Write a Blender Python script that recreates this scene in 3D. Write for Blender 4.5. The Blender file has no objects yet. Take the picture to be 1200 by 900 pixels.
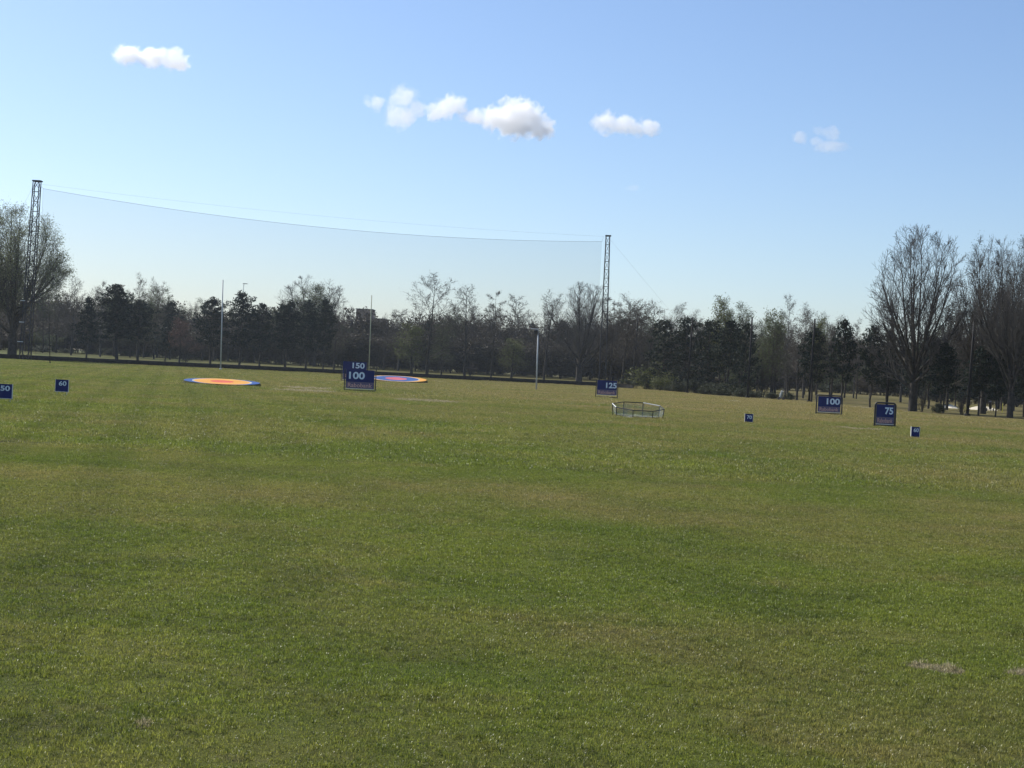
import bpy, bmesh, math, random
import numpy as np
from mathutils import Vector, Matrix, Quaternion
R = math.radians
sc = bpy.context.scene
COL = sc.collection
rnd = random.Random(7)

# ------------------------------------------------------------------ camera numbers
F = 1733.0; EYE = 1.92; ROLL = R(2.86); HZ = 434.2
CR, SR = math.cos(ROLL), math.sin(ROLL)
PITCH = -(450 - HZ) / F            # looking very slightly down
def ray(x, y):
    u = (x - 600) / F; v = (450 - y) / F
    a = u * CR - v * SR; b = u * SR + v * CR
    # pitch about the right axis
    cp, sp = math.cos(PITCH), math.sin(PITCH)
    fy = cp - b * sp; fz = sp + b * cp
    return a / fy, fz / fy           # lateral and vertical slope per metre of depth
def at(x, y, d):                      # the point on the ray of pixel (x, y) at depth d
    a, b = ray(x, y)
    return Vector((a * d, d, EYE + b * d))
def yp_to_d(yp): return EYE * F / (yp - HZ)
def slope_y(x, yp): return yp + 0.05 * (x - 600)

# edge of the mown field: list of (pixel x, levelled pixel y)
EDGE = [(-400,451.5),(-100,450.6),(0,449.9),(350,448.0),(700,447.2),(745,448.2),(800,450.0),(860,451.6),
        (930,453.0),(1000,456.0),(1070,458.8),(1110,460.0),(1190,461.0),(1350,462.5),(1700,463.0)]
EU, ED = [], []
for x, yp in EDGE:
    y = slope_y(x, yp); a, b = ray(x, y); EU.append(a); ED.append(yp_to_d(yp))
def edge_d(u): return float(np.interp(u, EU, ED))
WALL_END = ray(742, 452)[0]
def smooth(t): t = max(0.0, min(1.0, t)); return t * t * (3 - 2 * t)
def hgt(X, Y):                        # ground height
    if Y <= 1: return 0.0
    u = X / Y
    if abs(u) > 1.2: return 0.0
    e = edge_d(u); t = Y - e
    if t <= 0.02: return 0.0
    w = 1 - smooth((u - WALL_END) / 0.02)
    low = 0.55 * smooth(t / 0.5) + 0.52 * smooth((t - 4) / 80)
    r = 0.72 * smooth((t - 4) / 95) * (1 - .7*smooth((u - .262) / .03)) + 0.05*math.sin(X*0.21)*smooth(t/6)
    return low * w + r * (1 - w)

# ------------------------------------------------------------------ helpers
def mat(name, rgb=(.5,.5,.5), rough=.7, metal=0., spec=.3):
    m = bpy.data.materials.new(name); m.use_nodes = True
    b = m.node_tree.nodes['Principled BSDF']
    b.inputs['Base Color'].default_value = (*rgb, 1); b.inputs['Roughness'].default_value = rough
    b.inputs['Metallic'].default_value = metal; b.inputs['Specular IOR Level'].default_value = spec
    return m
def noisy(name, c1, c2, scale=3., rough=.8, bump=0., coord='Object', detail=6., spec=.2):
    m = mat(name, c1, rough, 0, spec); nt = m.node_tree; N, L = nt.nodes, nt.links
    tc = N.new('ShaderNodeTexCoord'); n = N.new('ShaderNodeTexNoise')
    n.inputs['Scale'].default_value = scale; n.inputs['Detail'].default_value = detail
    L.new(tc.outputs[coord], n.inputs['Vector'])
    r = N.new('ShaderNodeValToRGB'); r.color_ramp.elements[0].position = .35; r.color_ramp.elements[1].position = .65
    r.color_ramp.elements[0].color = (*c1, 1); r.color_ramp.elements[1].color = (*c2, 1)
    L.new(n.outputs['Fac'], r.inputs['Fac']); b = N['Principled BSDF']; L.new(r.outputs['Color'], b.inputs['Base Color'])
    if bump:
        bm = N.new('ShaderNodeBump'); bm.inputs['Strength'].default_value = bump
        L.new(n.outputs['Fac'], bm.inputs['Height']); L.new(bm.outputs['Normal'], b.inputs['Normal'])
    return m
def mesh_obj(name, me, parent=None, m=None, link=True):
    o = bpy.data.objects.new(name, me)
    if m and not me.materials: me.materials.append(m)
    if link: COL.objects.link(o)
    if parent: o.parent = parent
    return o
def tag(o, label=None, cat=None, group=None, kind=None):
    if label: o['label'] = label
    if cat: o['category'] = cat
    if group: o['group'] = group
    if kind: o['kind'] = kind
    return o
def empty(name, loc=(0,0,0), rz=0):
    o = bpy.data.objects.new(name, None); COL.objects.link(o); o.location = loc; o.rotation_euler = (0,0,rz)
    o.empty_display_size = .2
    return o
class MB:
    """collects shapes into one mesh"""
    def __init__(s): s.v = []; s.f = []
    def box(s, c, size, rot=None):
        b = len(s.v); hx, hy, hz = [k/2 for k in size]; c = Vector(c)
        for sx in (-1,1):
            for sy in (-1,1):
                for sz in (-1,1):
                    p = Vector((sx*hx, sy*hy, sz*hz))
                    if rot: p = rot @ p
                    s.v.append(tuple(c + p))
        s.f += [tuple(b+i for i in q) for q in ((0,1,3,2),(4,6,7,5),(0,4,5,1),(2,3,7,6),(0,2,6,4),(1,5,7,3))]
    def tube(s, p0, p1, r0, r1=None, n=6, cap=True):
        if r1 is None: r1 = r0
        p0, p1 = Vector(p0), Vector(p1); d = (p1-p0)
        if d.length < 1e-6: return
        d.normalize(); a = d.orthogonal().normalized(); c = d.cross(a); b = len(s.v)
        for p, r in ((p0,r0),(p1,r1)):
            for i in range(n):
                t = 2*math.pi*i/n; s.v.append(tuple(p + (a*math.cos(t) + c*math.sin(t))*r))
        for i in range(n):
            j = (i+1)%n; s.f.append((b+i, b+j, b+n+j, b+n+i))
        if cap: s.f.append(tuple(b+i for i in range(n-1,-1,-1))); s.f.append(tuple(b+n+i for i in range(n)))
    def path(s, pts, r, n=6):
        for a, b in zip(pts, pts[1:]): s.tube(a, b, r, r, n)
    def poly(s, pts):
        b = len(s.v); s.v += [tuple(p) for p in pts]; s.f.append(tuple(range(b, b+len(pts))))
    def mesh(s, name, m=None, smooth=False):
        me = bpy.data.meshes.new(name); me.from_pydata(s.v, [], s.f); me.update()
        if m: me.materials.append(m)
        if smooth: me.polygons.foreach_set('use_smooth', [True]*len(me.polygons))
        return me
    def build(s, name, m, parent=None, smooth=False):
        return mesh_obj(name, s.mesh(name, m, smooth), parent)

# ------------------------------------------------------------------ grass colour shared by ground and blades
def grass_color(nt, gain=1.0):
    N, L = nt.nodes, nt.links
    geo = N.new('ShaderNodeNewGeometry')
    def noise(sc_, det=4., off=0., rough=.55, stretch=None):
        n = N.new('ShaderNodeTexNoise'); n.inputs['Scale'].default_value = sc_; n.inputs['Detail'].default_value = det
        n.inputs['Roughness'].default_value = rough
        mp = N.new('ShaderNodeMapping'); mp.inputs['Location'].default_value = (off, off*.7, 0)
        if stretch: mp.inputs['Scale'].default_value = stretch
        L.new(geo.outputs['Position'], mp.inputs['Vector']); L.new(mp.outputs['Vector'], n.inputs['Vector'])
        return n.outputs['Fac']
    def ramp(f, a, b, ca=(0,0,0,1), cb=(1,1,1,1)):
        r = N.new('ShaderNodeValToRGB'); e = r.color_ramp.elements
        e[0].position = a; e[1].position = b; e[0].color = ca; e[1].color = cb
        L.new(f, r.inputs['Fac']); return r.outputs['Color']
    def mixc(f, a, b, mode='MIX'):
        m = N.new('ShaderNodeMix'); m.data_type = 'RGBA'; m.blend_type = mode
        if isinstance(f, float): m.inputs[0].default_value = f
        else: L.new(f, m.inputs[0])
        for s_, v in ((m.inputs[6], a), (m.inputs[7], b)):
            if isinstance(v, tuple): s_.default_value = v
            else: L.new(v, s_)
        return m.outputs[2]
    def mth(op, a, b=None, c=None):
        m = N.new('ShaderNodeMath'); m.operation = op
        for i, v in enumerate((a, b, c)):
            if v is None: continue
            if isinstance(v, (int, float)): m.inputs[i].default_value = v
            else: L.new(v, m.inputs[i])
        return m.outputs[0]
    g1 = (.148*gain,.200*gain,.024*gain,1); g2 = (.240*gain,.275*gain,.040*gain,1); tan = (.330*gain,.272*gain,.095*gain,1)
    straw = (.29*gain,.25*gain,.12*gain,1); dark = (.110*gain,.145*gain,.022*gain,1)
    base = mixc(ramp(noise(.16, 9, 3, .72), .36, .64), g1, g2)
    base = mixc(ramp(noise(.5, 9, 17, .8), .50, .66), base, dark)
    # dry tan patches, more of them far out and to the right
    sep = N.new('ShaderNodeSeparateXYZ'); L.new(geo.outputs['Position'], sep.inputs[0])
    far = mth('MULTIPLY', mth('SUBTRACT', sep.outputs['Y'], 30.), 1/90.); far = mth('MINIMUM', mth('MAXIMUM', far, 0.), 1.)
    side = mth('DIVIDE', sep.outputs['X'], mth('MAXIMUM', sep.outputs['Y'], 5.))
    side = mth('MINIMUM', mth('MAXIMUM', mth('MULTIPLY_ADD', side, 1.8, .66), 0.), 1.)
    dry = mth('MULTIPLY', far, side)
    nd = noise(.11, 9, 41, .72)
    dryf = mth('MULTIPLY_ADD', dry, .26, nd)
    base = mixc(ramp(dryf, .45, .76), base, tan)
    nd2 = noise(.35, 9, 71, .78, (1, 1, 1))
    base = mixc(ramp(nd2, .54, .76), base, tan)
    base = mixc(ramp(noise(2.6, 8, 11, .8), .58, .76), base, straw)
    base = mixc(ramp(noise(1.7, 8, 91, .8), .55, .70), base, dark)
    # mowing and wheel lines running away from the tees
    w = N.new('ShaderNodeTexWave'); w.inputs['Scale'].default_value = .16; w.inputs['Distortion'].default_value = .9
    w.inputs['Detail'].default_value = 2.; w.inputs['Detail Scale'].default_value = .25
    mp = N.new('ShaderNodeMapping'); mp.inputs['Rotation'].default_value = (0,0,R(-13))
    L.new(geo.outputs['Position'], mp.inputs['Vector']); L.new(mp.outputs['Vector'], w.inputs['Vector'])
    wf = ramp(w.outputs['Fac'], .45, .95, (1,1,1,1), (.87,.89,.87,1))
    base = mixc(ramp(side, .25, .62, (1,1,1,1), (.25,.25,.25,1)), base, wf, 'MULTIPLY')
    # worn bare places
    pos2 = N.new('ShaderNodeCombineXYZ'); L.new(sep.outputs['X'], pos2.inputs[0]); L.new(sep.outputs['Y'], pos2.inputs[1])
    nz = noise(6., 5, 5, .7)
    bare = None
    for (px, py, rx, ry) in BARE:
        d = EYE / -ray(px, py)[1]; X = ray(px, py)[0]*d
        sx = mth('MULTIPLY', mth('SUBTRACT', sep.outputs['X'], X), 1/rx); sy = mth('MULTIPLY', mth('SUBTRACT', sep.outputs['Y'], d), 1/ry)
        q = mth('SQRT', mth('ADD', mth('MULTIPLY', sx, sx), mth('MULTIPLY', sy, sy)))
        k = mth('SUBTRACT', mth('MULTIPLY_ADD', nz, 1.6, .35), q)
        bare = k if bare is None else mth('MAXIMUM', bare, k)
    base = mixc(ramp(bare, .10, .35), base, (.37*gain,.325*gain,.18*gain,1))
    return base, geo, mixc, ramp, noise
BARE = [(1085,781,.14,.12),(1113,787,.12,.10),(1198,789,.12,.1),(167,851,.05,.05),(500,470,2.0,2.5),(357,458,2.0,3.0),(1010,503,1.2,1.2),(360,455,2.,3.),(858,470,1.,2.)]

# ------------------------------------------------------------------ materials
M = {}
m = bpy.data.materials.new('field_grass'); m.use_nodes = True; nt = m.node_tree
c, geo, mixc, ramp, noise = grass_color(nt, .40)
nf = noise(55., 3, 2, .7); c2 = mixc(ramp(nf, .35, .7, (.55,.55,.55,1), (1.35,1.35,1.35,1)), (0,0,0,1), (1,1,1,1))
c2 = mixc(1.0, c, ramp(nf, .35, .7, (.6,.6,.6,1), (1.2,1.2,1.2,1)), 'MULTIPLY')
b = nt.nodes['Principled BSDF']; nt.links.new(c2, b.inputs['Base Color']); b.inputs['Roughness'].default_value = .9; b.inputs['Specular IOR Level'].default_value = .1
bp = nt.nodes.new('ShaderNodeBump'); bp.inputs['Strength'].default_value = .6; bp.inputs['Distance'].default_value = .03
nt.links.new(noise(30., 5, 8, .7), bp.inputs['Height']); nt.links.new(bp.outputs['Normal'], b.inputs['Normal'])
M['ground'] = m
def blade_mat(name, gain, tr=.45):
    m = bpy.data.materials.new(name); m.use_nodes = True; nt = m.node_tree; N, L = nt.nodes, nt.links
    c, geo, mixc, ramp, noise = grass_color(nt, gain)
    c = mixc(1.0, c, ramp(geo.outputs['Random Per Island'], .0, 1., (.35,.4,.33,1), (1.9,1.8,1.9,1)), 'MULTIPLY')
    b = N['Principled BSDF']; L.new(c, b.inputs['Base Color']); b.inputs['Roughness'].default_value = .38; b.inputs['Specular IOR Level'].default_value = .5
    t = N.new('ShaderNodeBsdfTranslucent'); L.new(c, t.inputs['Color'])
    mx = N.new('ShaderNodeMixShader'); mx.inputs[0].default_value = tr
    L.new(b.outputs[0], mx.inputs[1]); L.new(t.outputs[0], mx.inputs[2]); L.new(mx.outputs[0], N['Material Output'].inputs['Surface'])
    return m
M['blade'] = blade_mat('grass_blades', .92)
def leaf_mat(name, c1, c2, tr=.35, rough=.6):
    m = bpy.data.materials.new(name); m.use_nodes = True; nt = m.node_tree; N, L = nt.nodes, nt.links
    geo = N.new('ShaderNodeNewGeometry'); r = N.new('ShaderNodeValToRGB')
    r.color_ramp.elements[0].color = (*c1,1); r.color_ramp.elements[1].color = (*c2,1)
    L.new(geo.outputs['Random Per Island'], r.inputs['Fac'])
    b = N['Principled BSDF']; L.new(r.outputs['Color'], b.inputs['Base Color']); b.inputs['Roughness'].default_value = rough
    b.inputs['Specular IOR Level'].default_value = .25 if tr > .1 else .06
    t = N.new('ShaderNodeBsdfTranslucent'); L.new(r.outputs['Color'], t.inputs['Color'])
    mx = N.new('ShaderNodeMixShader'); mx.inputs[0].default_value = tr
    L.new(b.outputs[0], mx.inputs[1]); L.new(t.outputs[0], mx.inputs[2]); L.new(mx.outputs[0], N['Material Output'].inputs['Surface'])
    return m
M['bark'] = noisy('bark', (.035,.030,.025), (.075,.065,.055), 4, .9, .3)
M['bark_pale'] = noisy('bark_pale', (.06,.055,.05), (.12,.11,.10), 4, .85, .2)
M['twig'] = noisy('twigs_brown', (.042,.034,.029), (.075,.062,.052), .5, .85)
M['twig_grey'] = noisy('twigs_grey', (.058,.052,.048), (.10,.092,.082), .5, .85)
M['twig_bud'] = leaf_mat('buds_brown', (.050,.040,.028), (.085,.072,.045), .2)
M['leaf_young'] = leaf_mat('young_leaves', (.052,.070,.028), (.10,.125,.046), .32)
M['leaf_willow'] = leaf_mat('willow_leaves', (.12,.14,.07), (.21,.23,.12), .45)
M['leaf_yellow'] = leaf_mat('yellow_green_leaves', (.075,.09,.026), (.14,.155,.046), .35)
M['leaf_copper'] = leaf_mat('copper_buds', (.09,.05,.04), (.16,.085,.065), .3)
M['pine'] = leaf_mat('pine_needles', (.009,.016,.013), (.024,.038,.023), .08)
M['cypress'] = leaf_mat('evergreen_sprays', (.011,.019,.014), (.030,.042,.026), .08)
M['shrub'] = leaf_mat('shrub_leaves', (.022,.032,.015), (.055,.070,.032), .2)
M['steel'] = noisy('dull_steel', (.10,.105,.11), (.16,.165,.17), 3, .6)
M['dark_steel'] = mat('dark_steel', (.035,.037,.042), .55, .3)
M['white_paint'] = noisy('white_paint', (.62,.62,.60), (.74,.74,.72), 2, .5)
M['navy'] = noisy('navy_board', (.014,.022,.112), (.019,.029,.145), 3, .5)
M['mauve'] = noisy('mauve_banner', (.15,.115,.18), (.19,.15,.22), 6, .7)
M['sign_white'] = mat('sign_lettering_white', (.72,.80,.88), .6)
M['sign_orange'] = mat('sign_lettering_orange', (.80,.45,.36), .6)
M['board_white'] = mat('board_edge_white', (.7,.7,.68), .6)
M['wood_dark'] = noisy('dark_boards', (.012,.011,.010), (.030,.027,.022), 2.5, .95, .2)
M['post'] = noisy('dark_post', (.010,.010,.012), (.020,.019,.019), 4, .8)

# ------------------------------------------------------------------ ground: one sheet out to the horizon
def make_ground():
    us = list(np.linspace(-80, 80, 161)) ; th = [R(t) for t in np.concatenate([np.arange(-180,-30,6), np.arange(-30,30,.35), np.arange(30,180,6)])]
    V = []; Fc = []; rows = None
    for t in th:
        # t is azimuth from +Y towards +X
        st, ct = math.sin(t), math.cos(t)
        u = math.tan(t) if abs(t) < R(50) else None
        e = (edge_d(u)/ct) if u is not None else 160
        rs = [0.5*e/200*k for k in (1,6,14,30,60,100,160,230,300,350,385)]
        rs += [e-4, e-.5, e+.02, e+.12, e+.3, e+.6, e+1.2, e+3, e+7, e+14, e+25, e+40, e+60, e+90, e+140, e+250, e+500, 1450]
        rows = len(rs)
        for r in rs:
            X, Y = r*st, r*ct
            V.append((X, Y, hgt(X, Y) if u is not None else 0.0))
    n = len(th)
    for i in range(n):
        j = (i+1) % n
        for k in range(rows-1):
            Fc.append((i*rows+k, i*rows+k+1, j*rows+k+1, j*rows+k))
    c = len(V); V.append((0,0,0))
    for i in range(n): Fc.append((c, i*rows, ((i+1)%n)*rows))
    me = bpy.data.meshes.new('ground'); me.from_pydata(V, [], Fc); me.update()
    bm = bmesh.new(); bm.from_mesh(me); bmesh.ops.recalc_face_normals(bm, faces=bm.faces)
    if sum(f.normal.z for f in bm.faces) < 0: bmesh.ops.reverse_faces(bm, faces=bm.faces)
    bm.to_mesh(me); bm.free()
    me.polygons.foreach_set('use_smooth', [True]*len(me.polygons))
    o = mesh_obj('ground', me, None, M['ground']); tag(o, kind='structure')
make_ground()

# ------------------------------------------------------------------ grass blades (instanced tiles)
def tile(name, size, n, hmin, hmax, w, seed, lump=.32):
    g = np.random.default_rng(seed)
    P = np.zeros((n,3)); P[:,:2] = g.uniform(-size/2, size/2, (n,2))
    # clumping
    k = n//3; cc = g.uniform(-size/2, size/2, (max(8,k//14),2)); idx = g.integers(0, len(cc), k)
    P[:k,:2] = cc[idx] + g.normal(0, size*.012 if size < 3 else .05*size/6, (k,2))
    a = g.uniform(0, 2*np.pi, n); lean = g.uniform(.2, 1.35, n)*1.0; h = g.uniform(hmin, hmax, n); la = g.uniform(0, 2*np.pi, n)
    ww = w*g.uniform(.6, 1.3, n)
    # uneven growth: lumps, tufts and thin places, repeating seamlessly over the tile
    lf = np.zeros(n); tot = 0
    for _ in range(46):
        kx, ky = g.integers(-16, 17), g.integers(-16, 17)
        if kx == 0 and ky == 0: continue
        am = 1/(1+.12*math.hypot(kx, ky)); tot += am*am/2
        lf += am*np.sin(2*np.pi*(kx*P[:,0]+ky*P[:,1])/size + g.uniform(0, 6.28))
    lf /= math.sqrt(tot)
    h *= np.clip(1 + .34*lf, .38, 2.2); P[:,2] += np.clip(lf, 0, 2)*hmax*lump*1.3
    s = np.stack([np.cos(a), np.sin(a), 0*a], 1)*ww[:,None]/2
    ld = np.stack([np.cos(la)*np.sin(lean), np.sin(la)*np.sin(lean), np.cos(lean)], 1)
    mid = P + np.stack([ld[:,0]*.35, ld[:,1]*.35, np.ones(n)*.6], 1)*h[:,None]*np.array([1,1,1])
    tip = P + ld*h[:,None] + np.array([0,0,1])*h[:,None]*.25
    V = np.stack([P-s, P+s, mid+s*.8, mid-s*.8, tip], 1).reshape(-1,3)
    b = np.arange(n)*5
    loops = np.stack([b,b+1,b+2,b+3, b+3,b+2,b+4], 1).reshape(-1)
    me = bpy.data.meshes.new(name); me.vertices.add(len(V)); me.vertices.foreach_set('co', V.reshape(-1))
    me.loops.add(len(loops)); me.loops.foreach_set('vertex_index', loops.astype(np.int32))
    me.polygons.add(2*n); ls = np.stack([np.arange(n)*7, np.arange(n)*7+4],1).reshape(-1).astype(np.int32)
    me.polygons.foreach_set('loop_start', ls); me.update(calc_edges=True); me.materials.append(M['blade'])
    return bpy.data.objects.new(name, me)
def grass(size, y0, y1, tiles, seed, name='grass'):
    g = random.Random(seed); V = []; rot = []
    y = y0 + size/2
    while y < y1:
        ux = .47*(y + size) + 2
        k = int(ux/size) + 1
        for i in range(-k, k+1):
            X = i*size
            if y + size/2 > edge_d(X/y) - 1.: continue
            V.append((X, y, 0)); rot.append(g.choice([0,1,2,3])*math.pi/2)
        y += size
    objs = []
    for ti, t in enumerate(tiles):
        sel = [i for i in range(len(V)) if (i*7+ti*0+ (i//3)) % len(tiles) == ti]
        if not sel: continue
        objs.append((t, [V[i] for i in sel], [rot[i] for i in sel]))
    # one object: vertices of all tiles, an int attribute picks the source
    Vs = []; rt = []; src = []
    for ti, (t, vs, rs) in enumerate(objs):
        Vs += vs; rt += rs; src += [ti]*len(vs)
    me = bpy.data.meshes.new(name); me.from_pydata(Vs, [], []); 
    at_ = me.attributes.new('rot', 'FLOAT', 'POINT'); at_.data.foreach_set('value', rt)
    at2 = me.attributes.new('src', 'INT', 'POINT'); at2.data.foreach_set('value', src)
    o = mesh_obj(name, me)
    gt = bpy.data.node_groups.new('scatter', 'GeometryNodeTree')
    gt.interface.new_socket('Geometry', in_out='INPUT', socket_type='NodeSocketGeometry')
    gt.interface.new_socket('Geometry', in_out='OUTPUT', socket_type='NodeSocketGeometry')
    N, L = gt.nodes, gt.links; gi = N.new('NodeGroupInput'); go = N.new('NodeGroupOutput'); join = N.new('GeometryNodeJoinGeometry')
    na = N.new('GeometryNodeInputNamedAttribute'); na.data_type = 'FLOAT'; na.inputs[0].default_value = 'rot'
    ns = N.new('GeometryNodeInputNamedAttribute'); ns.data_type = 'INT'; ns.inputs[0].default_value = 'src'
    cx = N.new('ShaderNodeCombineXYZ'); L.new(na.outputs[0], cx.inputs[2])
    for ti, (t, _, _) in enumerate(objs):
        oi = N.new('GeometryNodeObjectInfo'); oi.inputs['Object'].default_value = t; oi.inputs['As Instance'].default_value = True
        ip = N.new('GeometryNodeInstanceOnPoints'); cmp_ = N.new('FunctionNodeCompare'); cmp_.data_type = 'INT'; cmp_.operation = 'EQUAL'
        L.new(ns.outputs[0], cmp_.inputs[2]); cmp_.inputs[3].default_value = ti
        L.new(gi.outputs[0], ip.inputs['Points']); L.new(cmp_.outputs[0], ip.inputs['Selection'])
        L.new(oi.outputs['Geometry'], ip.inputs['Instance']); L.new(cx.outputs[0], ip.inputs['Rotation'])
        L.new(ip.outputs[0], join.inputs[0])
    L.new(join.outputs[0], go.inputs[0])
    md = o.modifiers.new('scatter', 'NODES'); md.node_group = gt
    return o
g1 = grass(1.6, 3.2, 28.8, [tile('tile_near_%d'%i, 1.62, 28000, .008, .022, .0036, i) for i in range(3)], 1)
tag(g1, 'short mown turf blades nearest the camera', 'grass', kind='stuff')
g2 = grass(5.0, 28.8, 88.8, [tile('tile_mid_%d'%i, 5.05, 52000, .018, .045, .007, 10+i) for i in range(3)], 2)
tag(g2, 'mown turf blades across the middle of the field', 'grass', kind='stuff')
g3 = grass(10.0, 88.8, 250, [tile('tile_far_%d'%i, 10.1, 36000, .02, .05, .016, 20+i) for i in range(2)], 3)
tag(g3, 'mown turf blades on the far part of the field', 'grass', kind='stuff')

# ------------------------------------------------------------------ trees
def tri_mesh(name, V, faces_n, m):
    """V: (n*k,3) with k verts per face"""
    V = np.asarray(V, dtype=np.float32).reshape(-1,3); n = len(V)//faces_n
    me = bpy.data.meshes.new(name); me.vertices.add(len(V)); me.vertices.foreach_set('co', V.reshape(-1))
    me.loops.add(len(V)); me.loops.foreach_set('vertex_index', np.arange(len(V), dtype=np.int32))
    me.polygons.add(n); me.polygons.foreach_set('loop_start', (np.arange(n)*faces_n).astype(np.int32)); me.update(calc_edges=True)
    if m: me.materials.append(m)
    return me
def segs_mesh(name, S, m, sides=3):
    """S: list of (p0,p1,r0,r1) -> tapered prisms"""
    n = len(S); A = np.array([[*s[0], *s[1], s[2], s[3]] for s in S], dtype=np.float64)
    p0, p1, r0, r1 = A[:,:3], A[:,3:6], A[:,6], A[:,7]
    d = p1-p0; d /= np.maximum(np.linalg.norm(d, axis=1, keepdims=True), 1e-9)
    ref = np.where(np.abs(d[:,2:3]) > .9, np.array([[1.,0,0]]), np.array([[0,0,1.]]))
    a = np.cross(d, ref); a /= np.linalg.norm(a, axis=1, keepdims=True); b = np.cross(d, a)
    ring = []
    for p, r in ((p0,r0),(p1,r1)):
        for i in range(sides):
            t = 2*math.pi*i/sides; ring.append(p + (a*math.cos(t)+b*math.sin(t))*r[:,None])
    V = np.stack(ring, 1).reshape(-1,3); base = (np.arange(n)*2*sides)[:,None]
    q = []
    for i in range(sides):
        j = (i+1)%sides; q.append([i, j, sides+j, sides+i])
    q = np.array(q).reshape(1,-1); loops = (base + q).reshape(-1)
    me = bpy.data.meshes.new(name); me.vertices.add(len(V)); me.vertices.foreach_set('co', V.reshape(-1))
    me.loops.add(len(loops)); me.loops.foreach_set('vertex_index', loops.astype(np.int32))
    me.polygons.add(n*sides); me.polygons.foreach_set('loop_start', (np.arange(n*sides)*4).astype(np.int32)); me.update(calc_edges=True)
    if m: me.materials.append(m)
    return me
def merge(name, parts, mats):
    """parts: list of (mesh, material index)"""
    bm = bmesh.new()
    for me, mi in parts:
        k = len(bm.faces); bm.from_mesh(me); bm.faces.ensure_lookup_table()
        for f in bm.faces[k:]: f.material_index = mi
    out = bpy.data.meshes.new(name); bm.to_mesh(out); bm.free()
    for m_ in mats: out.materials.append(m_)
    return out
def unit(v):
    return v.normalized()
def grow(S, T, p, d, L, r, depth, P, g):
    """one branch; S thick segments list, T twig tips"""
    n = max(2, int(P['segs'][depth])); step = L/n; pts = [p.copy()]; dirs = []
    cur = d.copy()
    for i in range(n):
        cur = unit(cur + Vector((g.gauss(0,1), g.gauss(0,1), g.gauss(0,1)))*P['wob'][depth] + Vector((0,0,1))*P['up'][depth])
        p2 = pts[-1] + cur*step; t0, t1 = i/n, (i+1)/n
        e = P.get('tap', .75)
        if 'env' in P and i > 0:
            cz, rx, rz, fz = P['env']; q_ = ((p2.x/rx)**2 + (p2.y/rx)**2)**.5; zz = (p2.z-cz)/rz
            if (q_**2.2 + abs(zz)**2.2) > fz*g.uniform(.62, 1.16): break
        S.append((tuple(pts[-1]), tuple(p2), max(r*(1-e*t0), P['rmin']), max(r*(1-e*t1), P['rmin']), depth))
        pts.append(p2); dirs.append(cur.copy())
    n = len(dirs)
    if n == 0: return
    if depth >= P['depth']:
        T.append((pts[-1].copy(), cur.copy())); T.append((pts[len(pts)//2].copy(), cur.copy()))
        return
    k = P['n'][depth]; k = int(k*g.uniform(.8,1.2)+.5)
    for i in range(k):
        t = P['start'][depth] + (1-P['start'][depth])*(i+g.random())/k
        t = min(t, .999); f = t*n; ii = int(f); q = pts[ii].lerp(pts[ii+1], f-ii); bd = dirs[ii]
        az = i*2.4 + g.uniform(-.5,.5); an = R(g.uniform(*P['ang'][depth]))
        o1 = bd.orthogonal().normalized(); o2 = bd.cross(o1); side = o1*math.cos(az)+o2*math.sin(az)
        nd = unit(bd*math.cos(an)+side*math.sin(an))
        ll = P['len'][depth]*L*g.uniform(.7,1.15)*(1 - P['fall'][depth]*t)
        rr = max(r*(1-.75*t)*P['rr'][depth], P['rmin'])
        grow(S, T, q, nd, ll, rr, depth+1, P, g)
def leaves(T, per, spread, size, g, jitter_up=0):
    n = len(T)*per; V = np.zeros((n,3,3)); c = np.repeat(np.array([[*t[0]] for t in T]), per, axis=0)
    rg = np.random.default_rng(g.randint(0,99999))
    c = c + rg.normal(0, spread, (n,3)); a = rg.normal(0,1,(n,3)); a /= np.linalg.norm(a,axis=1,keepdims=True)
    b = rg.normal(0,1,(n,3)); b = np.cross(a,b); b /= np.linalg.norm(b,axis=1,keepdims=True); s = size*rg.uniform(.5,1.3,(n,1))
    V[:,0] = c - a*s*.5 - b*s*.3; V[:,1] = c - a*s*.4 + b*s*.35; V[:,2] = c + a*s*.6
    return V.reshape(-1,3)
def finish(name, S, T, barkm, twigm, leafm=None, per=0, spread=.3, size=.15, g=None, trunk_depth=1, H=None):
    tr = [s[:4] for s in S if s[4] <= trunk_depth]; tw = [s[:4] for s in S if s[4] > trunk_depth]
    tm = segs_mesh(name+'_trunk', tr, barkm, 6)
    parts = []
    if tw: parts.append((segs_mesh('t', tw, None, 3), 0))
    if leafm and per: parts.append((tri_mesh('l', leaves(T, per, spread, size, g), 3, None), 1))
    cm = merge(name+'_crown', parts, [twigm, leafm or twigm])
    co = np.zeros(len(cm.vertices)*3); cm.vertices.foreach_get('co', co); co = co.reshape(-1,3)
    c2 = np.zeros(len(tm.vertices)*3); tm.vertices.foreach_get('co', c2); c2 = c2.reshape(-1,3)
    al = np.concatenate([co, c2]); top = np.percentile(al[:,2], 99.9)
    wid = (np.percentile(al[:,0], 99)-np.percentile(al[:,0], 1) + np.percentile(al[:,1], 99)-np.percentile(al[:,1], 1))/2
    return dict(trunk=tm, crown=cm, H=float(top), W=float(wid))
UP = Vector((0,0,1))
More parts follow.
